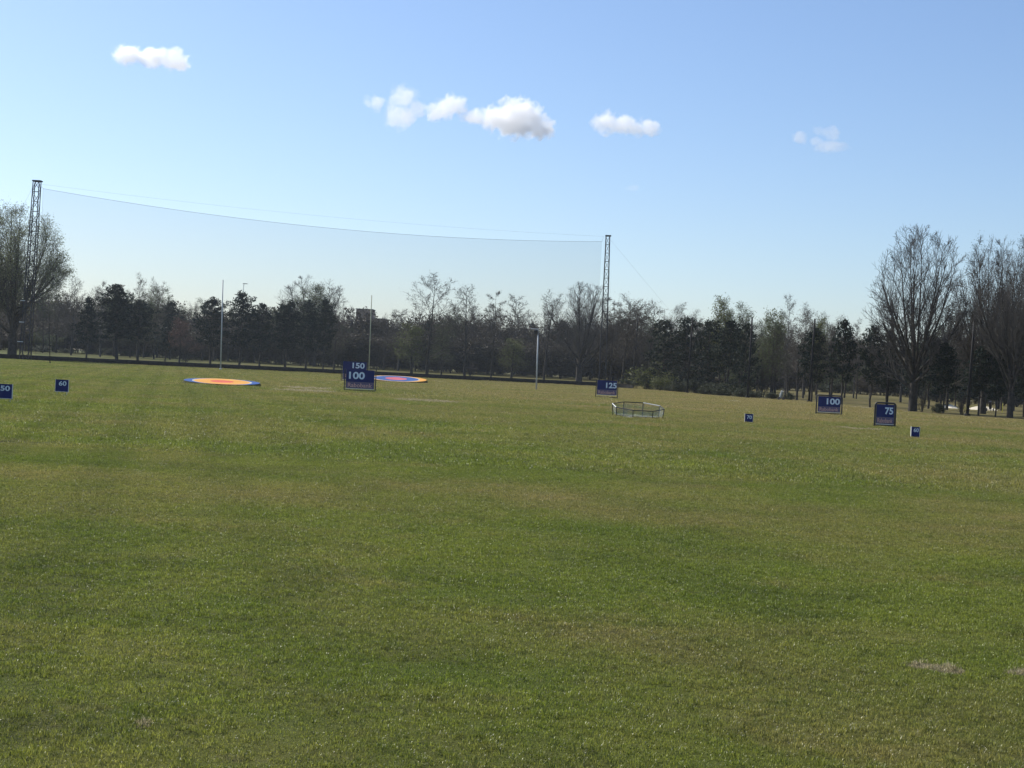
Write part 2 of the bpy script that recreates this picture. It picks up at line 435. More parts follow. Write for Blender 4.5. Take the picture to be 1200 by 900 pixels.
def vase(seed, leafm=None, per=0, spread=.3, size=.15, stems=1, twig='twig_grey', bark='bark', dens=1.):
    g = random.Random(seed); S, T = [], []
    # a short bole dividing into many upswept limbs
    P = dict(depth=4, segs=[3,12,6,4,2], wob=[.03,.022,.04,.06,.08], up=[.05,.045,.07,.06,.04], n=[0,int(12*dens),int(8*dens),int(5*dens),0],
             start=[0,.14,.15,.15,0], ang=[(0,0),(20,42),(22,42),(22,45),(0,0)], len=[0,.46,.52,.55,0], fall=[0,.45,.4,.3,0], rr=[0,.55,.6,.6,0], rmin=.010, tap=.92, env=(8.2,5.6,8.3,1.))
    S.append(((0,0,-.3),(0,0,1.0),.48,.42,0)); S.append(((0,0,1.0),(.02,0,2.4),.42,.40,0))
    k = 16
    for i in range(k):
        az = i*2.4+g.uniform(-.3,.3); lean = R(4 + 64*(i/k)**.9 + g.uniform(-4,4)); d = Vector((math.sin(lean)*math.cos(az), math.sin(lean)*math.sin(az), math.cos(lean)))
        grow(S, T, Vector((0,0,1.7+g.random()*(.8+4.2*(i/k)))), d, g.uniform(10.5,16.5)*(1-.42*i/k), .15, 1, P, g)
    return finish('spreading', S, T, M[bark], M[twig], leafm, per, spread, size, g)
def upright(seed, H=14, wide=.30, leafm=None, per=0, spread=.3, size=.15, clear=.2, twig='twig', bark='bark', nb=26, ang=(35,60), up=.06, rmin=.014):
    """a single leader with side branches (alder, birch, young oak)"""
    g = random.Random(seed); S, T = [], []
    P = dict(depth=3, segs=[10,5,4,2], wob=[.014,.08,.12,.12], up=[.10,up,.05,.03], n=[nb,8,5,0], start=[clear,.15,.15,0], ang=[ang,(25,50),(25,55),(0,0)],
             len=[wide,.45,.5,0], fall=[.60,.4,.3,0], rr=[.38,.6,.6,0], rmin=rmin, tap=.93)
    grow(S, T, Vector((0,0,-.2)), UP.copy(), H, .17, 0, P, g)
    return finish('upright', S, T, M[bark], M[twig], leafm, per, spread, size, g, 0)
def clumpy(V, c, rad, n, size, rg, flat=.6):
    """n needle sprays in an ellipsoid clump"""
    q = rg.normal(0,1,(n,3)); q /= np.linalg.norm(q,axis=1,keepdims=True); q = q*(rg.uniform(.25,1,(n,1))**.5)*np.array([rad,rad,rad*flat]) + np.array(c)
    a = rg.normal(0,1,(n,3)) + np.array([0,0,.6]); a /= np.linalg.norm(a,axis=1,keepdims=True); b = np.cross(a, rg.normal(0,1,(n,3))); b /= np.linalg.norm(b,axis=1,keepdims=True)
    s = size*rg.uniform(.5,1.3,(n,1)); t = np.zeros((n,3,3)); t[:,0] = q-b*s*.28; t[:,1] = q+b*s*.28; t[:,2] = q+a*s
    V.append(t.reshape(-1,3))
def pine(seed, H=12, cl=.32, wide=2.6, shape='round', leafm='pine', stems=1):
    g = random.Random(seed); rg = np.random.default_rng(seed); S = []; V = []
    for st in range(stems):
        lx = g.uniform(-.5,.5)*(stems>1); x0 = st*.5*(stems>1); p = Vector((0,0,-.2)); n = 10; pts = [p.copy()]; h = H*(1-.08*st)
        for i in range(n):
            p2 = Vector((x0*min(1,(i+1)/4)+lx*(i+1)/n*1.4+g.gauss(0,.08), g.gauss(0,.08), h*(i+1)/n*.97)); S.append((tuple(pts[-1]), tuple(p2), .17*(1-.85*i/n), .17*(1-.85*(i+1)/n), 0)); pts.append(p2)
        nb = int(46/stems**.5)
        for i in range(nb):
            t = cl + (1-cl)*(i+g.random())/nb; k = (t-cl)/(1-cl)
            if shape == 'round': w = wide*math.sin(math.pi*min(1,.16+.84*k))**.55*(1-.35*k)
            elif shape == 'cone': w = wide*(1-k)**.75 + .25
            else: w = wide*(1-k**3.0)**.6*(.75+.25*k)
            w *= g.uniform(.55,1.15); az = i*2.4+g.uniform(-.4,.4); f = t*n; ii = min(int(f), n-1); q = pts[ii].lerp(pts[ii+1], f-ii)
            rise = g.uniform(.0,.45)*w if shape != 'column' else .5*w
            e = q + Vector((math.cos(az)*w, math.sin(az)*w, rise)); mid = q.lerp(e,.5) - Vector((0,0,.06*w))
            S.append((tuple(q),tuple(mid),.045,.032,1)); S.append((tuple(mid),tuple(e),.032,.015,1))
            for tt in ((.45,.75,1.0) if w > 1.2 else (.6,1.0)):
                cpt = q.lerp(e, tt) + Vector((g.gauss(0,.18), g.gauss(0,.18), g.gauss(0,.12)))
                clumpy(V, cpt, g.uniform(.42,.78), 34, .34, rg, .62)
        clumpy(V, pts[-1]+Vector((0,0,.0)), .45, 40, .36, rg, 1.3)
    tm = segs_mesh('pine_trunk', [s[:4] for s in S if s[4]==0], M['bark'], 6)
    cm = merge('pine_crown', [(segs_mesh('b', [s[:4] for s in S if s[4]==1], None, 3), 0), (tri_mesh('n', np.concatenate(V), 3, None), 1)], [M['bark'], M[leafm]])
    co = np.zeros(len(cm.vertices)*3); cm.vertices.foreach_get('co', co); co = co.reshape(-1,3)
    return dict(trunk=tm, crown=cm, H=float(co[:,2].max()), W=float(np.percentile(co[:,0],99.5)-np.percentile(co[:,0],.5)))
def bush(seed, leafm, H=2.5, wide=2.5, dens=1., twig='twig', nleaf=5, size=.16):
    g = random.Random(seed); S, T = [], []
    P = dict(depth=3, segs=[0,4,3,2], wob=[0,.1,.14,.15], up=[0,.06,.05,.03], n=[0,6,5,0], start=[0,.1,.1,0], ang=[(0,0),(20,50),(25,55),(0,0)],
             len=[0,.55,.55,0], fall=[0,.35,.3,0], rr=[0,.6,.6,0], rmin=.010, tap=.8)
    for i in range(int(14*dens)):
        az = i*2.4; lean = R(g.uniform(5,50)); d = Vector((math.sin(lean)*math.cos(az), math.sin(lean)*math.sin(az), math.cos(lean)))
        grow(S, T, Vector((g.gauss(0,.25*wide/2.5),g.gauss(0,.25*wide/2.5),-.05)), d, H*g.uniform(.6,.9), .03, 1, P, g)
    return finish('bush', S, T, M['bark'], M[twig], leafm, nleaf, .16, size, g, 1)

PR = {}
def proto(k, f): PR.setdefault(k, []).append(f)
for s in (1,2,3): proto('fan', vase(s))
proto('fan_dense', vase(11, M['twig_bud'], 1, .25, .10, twig='twig', dens=1.12))
proto('fan_dense', vase(12, M['twig_bud'], 1, .25, .10, twig='twig', dens=1.12))
proto('willow', vase(21, M['leaf_willow'], 4, .30, .12, dens=.95))
proto('willow', vase(22, M['leaf_willow'], 4, .30, .12, dens=.95))
for s in (31,32,33): proto('bare', upright(s, 14, .42, M['twig_bud'], 1, .2, .10, .18, nb=26, ang=(28,50), up=.10))
for s in (41,42,43): proto('lacy', upright(s, 15, .24, M['twig_bud'], 1, .2, .10, .22, twig='twig_grey', bark='bark_pale', nb=30, ang=(35,65)))
for s in (51,52,53): proto('bud', upright(s, 13, .36, M['leaf_young'], 3, .30, .15, .15, nb=26, ang=(30,55)))
for s in (61,62): proto('yellow', upright(s, 9, .42, M['leaf_yellow'], 3, .28, .16, .15, nb=22, ang=(30,55)))
for s in (66,): proto('copper', upright(s, 8, .42, M['leaf_copper'], 3, .28, .14, .25, nb=20, ang=(30,60)))
for s in (71,72,73): proto('brown', upright(s, 13, .36, M['twig_bud'], 2, .30, .13, .22, nb=24, ang=(30,55)))
for s in (76,77): proto('layered', upright(s, 14, .26, M['twig_bud'], 2, .15, .12, .30, nb=26, ang=(70,95), up=.0, rmin=.02))
for s in (81,82,83): proto('pine', pine(s, 12, .30, 2.7, 'round'))
for s in (86,87): proto('pine_twin', pine(s, 12, .30, 2.2, 'round', stems=2))
for s in (91,92): proto('pine_cone', pine(s, 12, .25, 2.5, 'cone'))
for s in (95,96): proto('evergreen', pine(s, 12, .04, 2.9, 'column', 'cypress'))
for s in (101,102): proto('shrub', bush(s, M['shrub'], 2.6, 2.8, 1.2))
proto('pale_shrub', bush(111, M['leaf_yellow'], 2.4, 2.2, .8, 'twig_grey', 3))
proto('bare_shrub', bush(121, None, 2.2, 2., 1.0, 'twig', 0))
proto('thicket', bush(131, M['twig_bud'], 5, 4, 1.6, 'twig', 6, .22))
proto('thicket', bush(132, M['leaf_young'], 5, 4, 1.6, 'twig', 6, .22))

KN = {  # kind: object name, label noun, category
 'fan':('bare_tree','big grey upswept bare tree','tree'), 'fan_dense':('bare_tree','big dense brown upswept tree','tree'),
 'willow':('willow_tree','huge many-stemmed willow with new leaves','tree'), 'bare':('bare_tree','bare dark tree','tree'),
 'lacy':('bare_tree','slim lacy bare tree','tree'), 'bud':('budding_tree','budding grey-green tree','tree'),
 'yellow':('budding_tree','yellow-green budding tree','tree'), 'copper':('small_tree','small copper-pink tree','tree'),
 'brown':('bare_tree','twiggy brown tree','tree'), 'layered':('bare_tree','dark layered tree','tree'),
 'pine':('pine_tree','dark pine','tree'), 'pine_twin':('pine_tree','twin-stemmed dark pine','tree'), 'pine_cone':('pine_tree','pointed dark pine','tree'),
 'evergreen':('evergreen_tree','dense dark evergreen','tree'), 'shrub':('shrub','leafy green shrub','shrub'),
 'pale_shrub':('shrub','pale yellowish shrub','shrub'), 'bare_shrub':('shrub','leafless twiggy shrub','shrub'), 'thicket':('shrub','tall tangled shrub','shrub')}
LM = [(28,'left lattice tower'),(259,'white pole'),(413,'150 board'),(629,'floodlight mast'),(710,'right lattice tower'),
      (970,'right 100 board'),(1045,'75 board')]
PLACED = []
def tree(kind, x, d, ytop, w=None, v=None, row='front', rz=None):
    """x pixel of the foot, d depth (metres past the field's edge when < 130), ytop pixel of the top, w crown width in pixels"""
    lst = PR[kind]; pr = lst[(v if v is not None else rnd.randrange(len(lst))) % len(lst)]
    u, _ = ray(x, slope_y(x, 446))
    Y = edge_d(u) + d if d < 105 else d
    X = u*Y; z = hgt(X, Y)
    top = EYE + (HZ - (ytop - .05*(x-600)))/F*Y
    h = max(1.0, top - z); s = h/pr['H']
    sw = s if w is None else (w*Y/F)/pr['W']
    sw = max(.55*s, min(1.9*s, sw))
    t = empty(KN[kind][0], (X, Y, z-.03), rnd.uniform(0, 6.28) if rz is None else rz); t.scale = (sw, sw, s)
    a = mesh_obj('trunk', pr['trunk'], t); b_ = mesh_obj('crown', pr['crown'], t)
    PLACED.append((t, kind, x, row)); return t

# ---- front rows, read off the photograph from left to right
tree('willow', 14, 7.0, 240, 116, 0); tree('willow', -22, 18, 248, 90, 1)
tree('pine_cone', 101, 2.0, 346, 34); tree('pine_twin', 137, 2, 332, 44, 0); tree('pine', 161, 2.5, 350, 46, 1); tree('pine_cone', 193, 14, 372, 26)
tree('copper', 210, 2.0, 372, 34); tree('bare_shrub', 216, 1.5, 402, 14); tree('pine', 246, 2.0, 346, 40, 2); tree('pine', 280, 2.0, 339, 46, 0); tree('pine', 304, 2.5, 354, 34, 1)
tree('pine_twin', 334, 2.0, 349, 36, 1); tree('pine', 358, 2.0, 350, 36, 2); tree('pine', 378, 2.0, 347, 30, 0); tree('bud', 368, 40, 332, 60)
tree('bare', 391, 3, 364, 34); tree('fan', 366, 60, 324, 88, 1)
tree('yellow', 482, 2, 378, 36); tree('bare', 500, 2.0, 320, 62, 0); tree('bare', 544, 2.0, 333, 48, 1); tree('bud', 517, 5, 375, 30)
tree('bare_shrub', 551, 1.5, 420, 16)
tree('layered', 575, 2.0, 341, 36, 0); tree('yellow', 599, 2.0, 396, 42, 1); tree('lacy', 601, 70, 344, 30); tree('bare', 637, 2.0, 338, 44, 2)
tree('evergreen', 612, 90, 381, 9); tree('evergreen', 621, 90, 376, 11)
tree('fan', 678, 8.0, 331, 84, 2); tree('brown', 729, 3, 344, 52, 0); tree('brown', 760, 12, 350, 50, 1); tree('brown', 742, 20, 352, 46, 2)
tree('layered', 715, 14, 348, 34)
# evergreens and mixed trees between the right tower and the 100 sign
tree('evergreen', 776, 4, 372, 40, 0); tree('evergreen', 802, 3, 369, 42, 1); tree('evergreen', 828, 6, 372, 38, 0); tree('pine', 853, 6, 374, 40, 1)
tree('pale_shrub', 762, 1.5, 424, 46); tree('pale_shrub', 780, 1.0, 436, 30); tree('bare', 788, 14, 353, 36); tree('lacy', 805, 20, 362, 40)
tree('yellow', 842, 22, 346, 34); tree('bud', 866, 30, 354, 36)
tree('evergreen', 872, 5, 376, 34, 1); tree('bud', 903, 12, 364, 34); tree('yellow', 905, 30, 362, 30)
tree('bare_shrub', 892, 12, 412, 26); tree('brown', 908, 14, 378, 40, 1); tree('lacy', 920, 26, 344, 26, 0); tree('lacy', 941, 26, 354, 28, 1); tree('brown', 934, 6, 384, 40, 2)
tree('yellow', 957, 26, 372, 24); tree('pine', 951, 2, 382, 36, 2); tree('pine', 986, 1.5, 371, 38, 0); tree('brown', 972, 8, 376, 30)
tree('pine', 1020, 1.5, 380, 34, 1); tree('lacy', 1000, 60, 372, 24); tree('pine_cone', 1040, 8, 384, 30)
tree('fan', 1070, 1.5, 264, 118, 0, rz=.5); tree('bare_shrub', 1081, 2.0, 454, 11)
tree('pine', 1106, 3, 400, 36, 2); tree('fan_dense', 1152, 16, 279, 84, 0); tree('fan', 1184, 1.0, 282, 90, 1); tree('fan_dense', 1213, 8, 274, 80, 1)
tree('bare_shrub', 1128, 1.5, 458, 18); tree('pine', 1147, 1.5, 404, 36, 1); tree('pine', 1167, 1.5, 410, 30, 0); tree('pine_cone', 1200, 12, 392, 34)
tree('brown', 1110, 30, 352, 60, 0); tree('pine', 1088, 26, 392, 40, 1); tree('fan_dense', 1262, 6, 270, 80, 0)
tree('evergreen', 1068, 96, 398, 40); tree('evergreen', 1098, 100, 398, 44); tree('evergreen', 1130, 98, 394, 44); tree('evergreen', 1160, 102, 396, 44); tree('evergreen', 1192, 98, 394, 44); tree('evergreen', 1225, 100, 392, 44)
tree('brown', 1170, 60, 340, 60); tree('brown', 1210, 50, 340, 60); tree('brown', 1135, 60, 350, 50)
# ---- second rows behind: the wood's own edge
g = random.Random(5)
LINE = [(-60,325),(0,330),(85,326),(117,330),(160,328),(200,338),(240,340),(290,346),(330,352),(395,362),(430,380),(460,366),(520,356),(560,352),(600,360),(650,360),(720,350),(800,362),(850,356),(920,362),(1000,376),(1060,384),(1120,372),(1200,372),(1300,372)]
def line(x): return float(np.interp(x, [a for a,_ in LINE], [b for _,b in LINE]))
x = -50
ROWK = ['brown','bud','lacy','bare','brown','bud','bare','pine']
while x < 1290:
    skip = 408 < x < 458
    k = g.choice(ROWK); yt = line(x) + g.uniform(-6, 14) + (14 if skip else 0)
    if k == 'lacy': yt -= 4
    if k == 'pine': yt += 16
    tree(k, x, g.uniform(42, 66), yt + (g.uniform(4,22) if g.random() < .4 else 0), g.uniform(24,44), None, 'back'); x += g.uniform(13, 21)
for (x, k, yt, w) in ((83,'bare',324,30),(117,'lacy',329,26),(160,'lacy',319,24),(180,'bare',324,28),(449,'bare',366,26),(466,'lacy',361,26)):
    tree(k, x, 36, yt, w, None, 'back')
x = -40
while x < 1290:
    k = g.choice(['thicket','thicket','shrub']); d = g.uniform(66,76) if x < 760 else (g.uniform(76,90) if x < 880 else edge_d(ray(x, 470)[0]) + g.uniform(118,130))
    tree(k, x, d, slope_y(x, g.uniform(406,420)) if k == 'thicket' else slope_y(x, g.uniform(424,432)), g.uniform(30,44), None, 'undergrowth'); x += g.uniform(12, 17)
# low shrubs along the left paths
for x in range(35, 730, 23):
    tree('shrub', x + g.uniform(-8,8), g.uniform(58,70), slope_y(x, g.uniform(430,434.5)), g.uniform(14,30), None, 'undergrowth')
for (x, d, yt, w) in ((748,2,444,22),(757,2,440,26),(800,3,446,34),(818,3,444,34),(835,3,448,34),(852,4,447,34),(868,4,449,30),(788,2,450,24),(735,4,446,24)):
    tree('shrub', x, d, yt, w, None, 'edge')
for (x, d, yt, w) in ((884,1,463,20),(905,.8,466,16),(925,1.2,468,14),(868,1.5,460,26),(845,1.,459,22),(825,1,458,18),(1100,1,481,16)):
    tree('shrub', x, d, yt-2, w, None, 'edge')

# labels: nth of its kind between two landmarks
ROWW = {'front':'', 'back':' in the wood behind', 'undergrowth':' low in the wood behind', 'edge':' at the turf edge'}
ORD = ['first','second','third','fourth','fifth','sixth','seventh','eighth','ninth','tenth','eleventh','twelfth','thirteenth','fourteenth','fifteenth','sixteenth','seventeenth','eighteenth','nineteenth','twentieth']
from collections import defaultdict
BK = defaultdict(list)
for rec in PLACED:
    t, kind, x, row = rec; i = sum(1 for l in LM if x > l[0]); BK[(kind, i, row)].append(rec)
for (kind, i, row), recs in BK.items():
    recs.sort(key=lambda r_: r_[2]); noun = KN[kind][1]
    if i == 0: where = 'left of ' + LM[0][1]
    elif i == len(LM): where = 'right of ' + LM[-1][1]
    else: where = 'between %s and %s' % (LM[i-1][1].replace('lattice tower','tower'), LM[i][1].replace('lattice tower','tower'))
    rw = {'front':'', 'back':' in back row', 'undergrowth':' under back trees', 'edge':' at turf edge'}[row]
    for n_, rec in enumerate(recs):
        o = rec[0]; lab = (ORD[n_] + ' ' if len(recs) > 1 else '') + noun + rw + ' ' + where
        grp = {'front':'trees along the edge of the range','back':'trees of the wood behind','undergrowth':'shrubs under the wood','edge':'scrub along the edge of the turf'}[row]
        o['label'] = lab; o['category'] = KN[kind][2]; o['group'] = grp

# ---- deep wood beyond: one mass
def woodland():
    pick = [PR['brown'][0], PR['bud'][1], PR['brown'][2], PR['bare'][1], PR['lacy'][0]]
    co_all, li, lt, mi = [], [], [], []; mats = [M['bark'], M['twig'], M['twig_bud'], M['leaf_young']]; off = 0
    def add(me, mtx, scale, mm):
        nonlocal off
        n = len(me.vertices); co = np.zeros(n*3); me.vertices.foreach_get('co', co); co = co.reshape(-1,3)*np.array(scale)
        c, s = math.cos(mtx[3]), math.sin(mtx[3]); co = np.stack([co[:,0]*c-co[:,1]*s+mtx[0], co[:,0]*s+co[:,1]*c+mtx[1], co[:,2]+mtx[2]], 1)
        l = np.zeros(len(me.loops), dtype=np.int32); me.loops.foreach_get('vertex_index', l)
        t = np.zeros(len(me.polygons), dtype=np.int32); me.polygons.foreach_get('loop_total', t)
        q = np.zeros(len(me.polygons), dtype=np.int32); me.polygons.foreach_get('material_index', q)
        co_all.append(co); li.append(l+off); lt.append(t); mi.append(np.array([mm[k] for k in (0,1)], dtype=np.int32)[np.minimum(q,1)]); off += n
    g = random.Random(99); x = -70
    while x < 1330:
        for dd in (300, 325):
            xx = x + g.uniform(-8,8); u = ray(xx, slope_y(xx,440))[0]; Y = dd + g.uniform(-10,10); X = u*Y; z = hgt(X,Y)
            yt = line(xx) + g.uniform(8, 30) + (16 if 405 < xx < 460 else 0); h = EYE + (HZ-(yt-.05*(xx-600)))/F*Y - z
            p = g.choice(pick); s = h/p['H']; sw = s*g.uniform(.9,1.3)
            lm = 3 if p is PR['bud'][1] else 2
            add(p['trunk'], (X,Y,z,g.uniform(0,6)), (sw,sw,s), (0,0)); add(p['crown'], (X,Y,z,g.uniform(0,6)), (sw,sw,s), (1,lm))
        b_ = PR['thicket'][g.randrange(2)]; X = ray(x, slope_y(x,440))[0]*292; z = hgt(X,292); s = g.uniform(1.1,1.5)
        add(b_['crown'], (X,292,z,g.uniform(0,6)), (s*1.3,s*1.3,s), (1,2)); add(b_['crown'], (X+3,310,z,g.uniform(0,6)), (s*1.4,s*1.4,s*1.5), (1,2))
        x += 15
    V = np.concatenate(co_all); L_ = np.concatenate(li); T_ = np.concatenate(lt); Q = np.concatenate(mi)
    me = bpy.data.meshes.new('woodland'); me.vertices.add(len(V)); me.vertices.foreach_set('co', V.reshape(-1).astype(np.float32))
    me.loops.add(len(L_)); me.loops.foreach_set('vertex_index', L_.astype(np.int32))
    me.polygons.add(len(T_)); me.polygons.foreach_set('loop_start', np.concatenate([[0], np.cumsum(T_)[:-1]]).astype(np.int32)); me.polygons.foreach_set('material_index', Q)
    for m_ in mats: me.materials.append(m_)
    me.update(calc_edges=True)
    print('woodland verts', len(V))
    tag(mesh_obj('woodland', me), 'far hazy wood of bare and budding trees', 'woodland', kind='stuff')
woodland()

# ------------------------------------------------------------------ low dark board edging along the far side
def board_edge():
    root = empty('board_edging', (0,0,0)); tag(root, 'long low edging of black boards along the far side of the turf', 'edging')
    xs = np.linspace(-90, 742, 60); pts = []
    for x in xs:
        u = ray(x, slope_y(x, 448))[0]; d = edge_d(u); pts.append((u*d, d))
    b = MB(); c = MB(); p = MB()
    for (x0,y0),(x1,y1) in zip(pts, pts[1:]):
        a = math.atan2(y1-y0, x1-x0); L = math.hypot(x1-x0, y1-y0); rot = Matrix.Rotation(a, 3, 'Z')
        b.box(((x0+x1)/2,(y0+y1)/2,.30), (L+.01,.05,.60), rot)
        c.box(((x0+x1)/2,(y0+y1)/2,.62), (L+.01,.09,.035), rot)
    b.build('boards', M['wood_dark'], root); c.build('cap_rail', M['wood_dark'], root)
board_edge()

# ------------------------------------------------------------------ signs
def text_mesh(s, size, width, mname, bold=.02, depth=.006):
    cu = bpy.data.curves.new('t', 'FONT'); cu.body = s; cu.size = 1; cu.extrude = depth; cu.offset = bold
    cu.align_x = 'CENTER'; cu.align_y = 'CENTER'
    o = bpy.data.objects.new('t', cu); COL.objects.link(o); dg = bpy.context.evaluated_depsgraph_get(); dg.update()
    me = bpy.data.meshes.new_from_object(o.evaluated_get(dg)); bpy.data.objects.remove(o)
    co = np.zeros(len(me.vertices)*3); me.vertices.foreach_get('co', co); co = co.reshape(-1,3)
    mn, mx = co.min(0), co.max(0); co[:,:2] -= (mn[:2]+mx[:2])/2; co[:,0] *= width/(mx[0]-mn[0]); co[:,1] *= size/(mx[1]-mn[1])
    out = np.stack([co[:,0], -co[:,2]*1.0, co[:,1]], 1)     # face -Y
    me.vertices.foreach_set('co', out.reshape(-1)); me.update(); me.materials.clear(); me.materials.append(M[mname]); return me
def ground_at(x, yb, d=None):
    a, b = ray(x, yb); dd = EYE/-b if d is None else d
    return a*dd, dd
def big_sign(num, d, x0, x1, ytop, ybot, num_box, label, rounded, words=True, hiddenbase=None, posts=True, turn=0.):
    """pixel boxes; the board stands at depth d"""
    s = d/F; xc = (x0+x1)/2; X, Y = ray(xc, slope_y(xc, 460))[0]*d, d
    W = (x1-x0)*s; yb = HZ + EYE/s; Htop = EYE + (HZ-(ytop-.05*(xc-600)))*s
    t = empty('distance_sign', (X,Y,0), turn); tag(t, label, 'sign', 'large framed distance boards')
    lift = (yb-(ybot-.05*(xc-600)))*s; lift = max(.06, lift)
    r = .022*(2 if rounded else 1.6)
    # frame
    f = MB(); hw = W/2; ht = Htop
    if rounded:
        k = .14; pts = [(-hw,0,-.02),(-hw,0,ht-k)] + [(-hw+k-k*math.cos(a),0,ht-k+k*math.sin(a)) for a in (R(22),R(45),R(68),R(90))]
        pts += [(-p[0],0,p[2]) for p in reversed(pts)]; f.path(pts, r, 8)
        f.path([(-hw,0,.09),(hw,0,.09)], r*.7, 6)
    else:
        f.tube((-hw,0,-.02),(-hw,0,ht+.02), r, n=8); f.tube((hw,0,-.02),(hw,0,ht+.10), r, n=8)
        f.path([(-hw,0,.07),(hw,0,.07)], r*.8, 6)
    for sx in (-1,1): f.box((sx*hw,0,.012), (.10,.34,.02))
    f.build('frame', M['dark_steel'], t)
    pad = .07*W if rounded else .05*W
    bw = W-2*pad; b0 = lift+.10; b1 = ht-(.07 if rounded else .03)
    split = b0 + (b1-b0)*.34
    b = MB(); b.box((0,0,(split+b1)/2), (bw,.025,b1-split)); b.build('number_board', M['navy'], t)
    b = MB(); b.box((0,0,(b0+split)/2-.001), (bw,.020,split-b0-.002)); ban = b.build('name_board', M['mauve'], t)
    e = MB(); e.box((0,.0,b0-.025), (bw,.02,.03)); e.build('bottom_rail', M['board_white'], t)
    for sx in (-1,1):
        e = MB(); e.box((sx*(bw/2+.012),0,(b0+b1)/2), (.018,.03,b1-b0)); e.build('side_rail', M['steel'], t)
    nx0, nx1, ny0, ny1 = num_box
    me = text_mesh(num, (ny1-ny0)*s, (nx1-nx0)*s, 'sign_white', .03)
    o = mesh_obj('number', me, t); o.location = ((((nx0+nx1)/2)-xc)*s, -.0165, EYE + (HZ-((ny0+ny1)/2-.05*((nx0+nx1)/2-600)))*s)
    me = text_mesh('Rabobank', (split-b0)*.66, bw*.86, 'sign_orange', .012); o = mesh_obj('sponsor_name', me, t); o.location = (0,-.0145,(b0+split)/2)
    return t
big_sign('100', 100, 403.5, 440, 433, 457, (408.5,427,435.8,444.3), 'blue sponsor board reading 100, dark posts either side, in front of the 150 board', False)
big_sign('150', 150, 399.5, 430, 423.5, 446, (412,426.3,425.2,431.8), 'blue board reading 150, half hidden behind the left 100 board', False)
big_sign('125', 125, 698, 723.5, 445.5, 464, (709.5,722,448.5,455), 'blue sponsor board reading 125 at the foot of the right lattice tower', False)
big_sign('100', 100, 956.5, 986.5, 463.5, 484.5, (968.3,983.8,467,474.2), 'round-cornered blue sponsor board reading 100, left of the 75 board', True)
big_sign('75', 75, 1025.5, 1049.5, 472.3, 500, (1037,1046.6,477.5,485.8), 'round-cornered blue sponsor board reading 75 under the biggest bare tree', True)
def small_sign(num, d, x0, x1, ytop, ybot, nb, label, turn=0.):
    s = d/F; xc = (x0+x1)/2; X, Y = ray(xc, slope_y(xc, 460))[0]*d, d; W = (x1-x0)*s
    zt = EYE+(HZ-(ytop-.05*(xc-600)))*s; zb = max(.05, EYE+(HZ-(ybot-.05*(xc-600)))*s)
    t = empty('distance_sign', (X,Y,0), turn); tag(t, label, 'sign', 'small blue distance boards')
    b = MB(); b.box((0,0,(zt+zb)/2), (W,.03,zt-zb)); b.build('number_board', M['navy'], t)
    e = MB()
    for sx in (-1,1): e.box((sx*(W/2+.008),.004,(zt+zb)/2), (.014,.045,zt-zb+.02))
    e.box((0,.004,zb-.008),(W+.002,.045,.014)); e.build('edge_trim', M['board_white'], t)
    for sx in (-1,1):
        l = MB(); l.tube((sx*W*.38,.03,-.03),(sx*W*.38,.03,zt-.05), .011, n=8); l.build('leg', M['white_paint'], t)
    nx0, nx1, ny0, ny1 = nb
    me = text_mesh(num, (ny1-ny0)*s, (nx1-nx0)*s, 'sign_white', .02)
    o = mesh_obj('number', me, t); o.location = (((nx0+nx1)/2-xc)*s, -.019, EYE+(HZ-((ny0+ny1)/2-.05*((nx0+nx1)/2-600)))*s)
small_sign('50', 50, -2, 15.5, 450, 466.7, (2,13,452,458), 'small blue board reading 50, cut off by the left edge of the photo')
small_sign('60', 60, 66, 81, 444.8, 458.8, (70,78.8,446.6,452), 'small blue board reading 60 on the left, next to the 50 board')
small_sign('70', 70, 873.8, 883, 485, 496, (876,881.8,486.8,491), 'small blue board reading 70, alone on the turf')
small_sign('60', 60, 1068.5, 1079, 500.3, 512, (1071.3,1077.8,501.8,506.4), 'small blue board reading 60, right of the 75 board', .25)

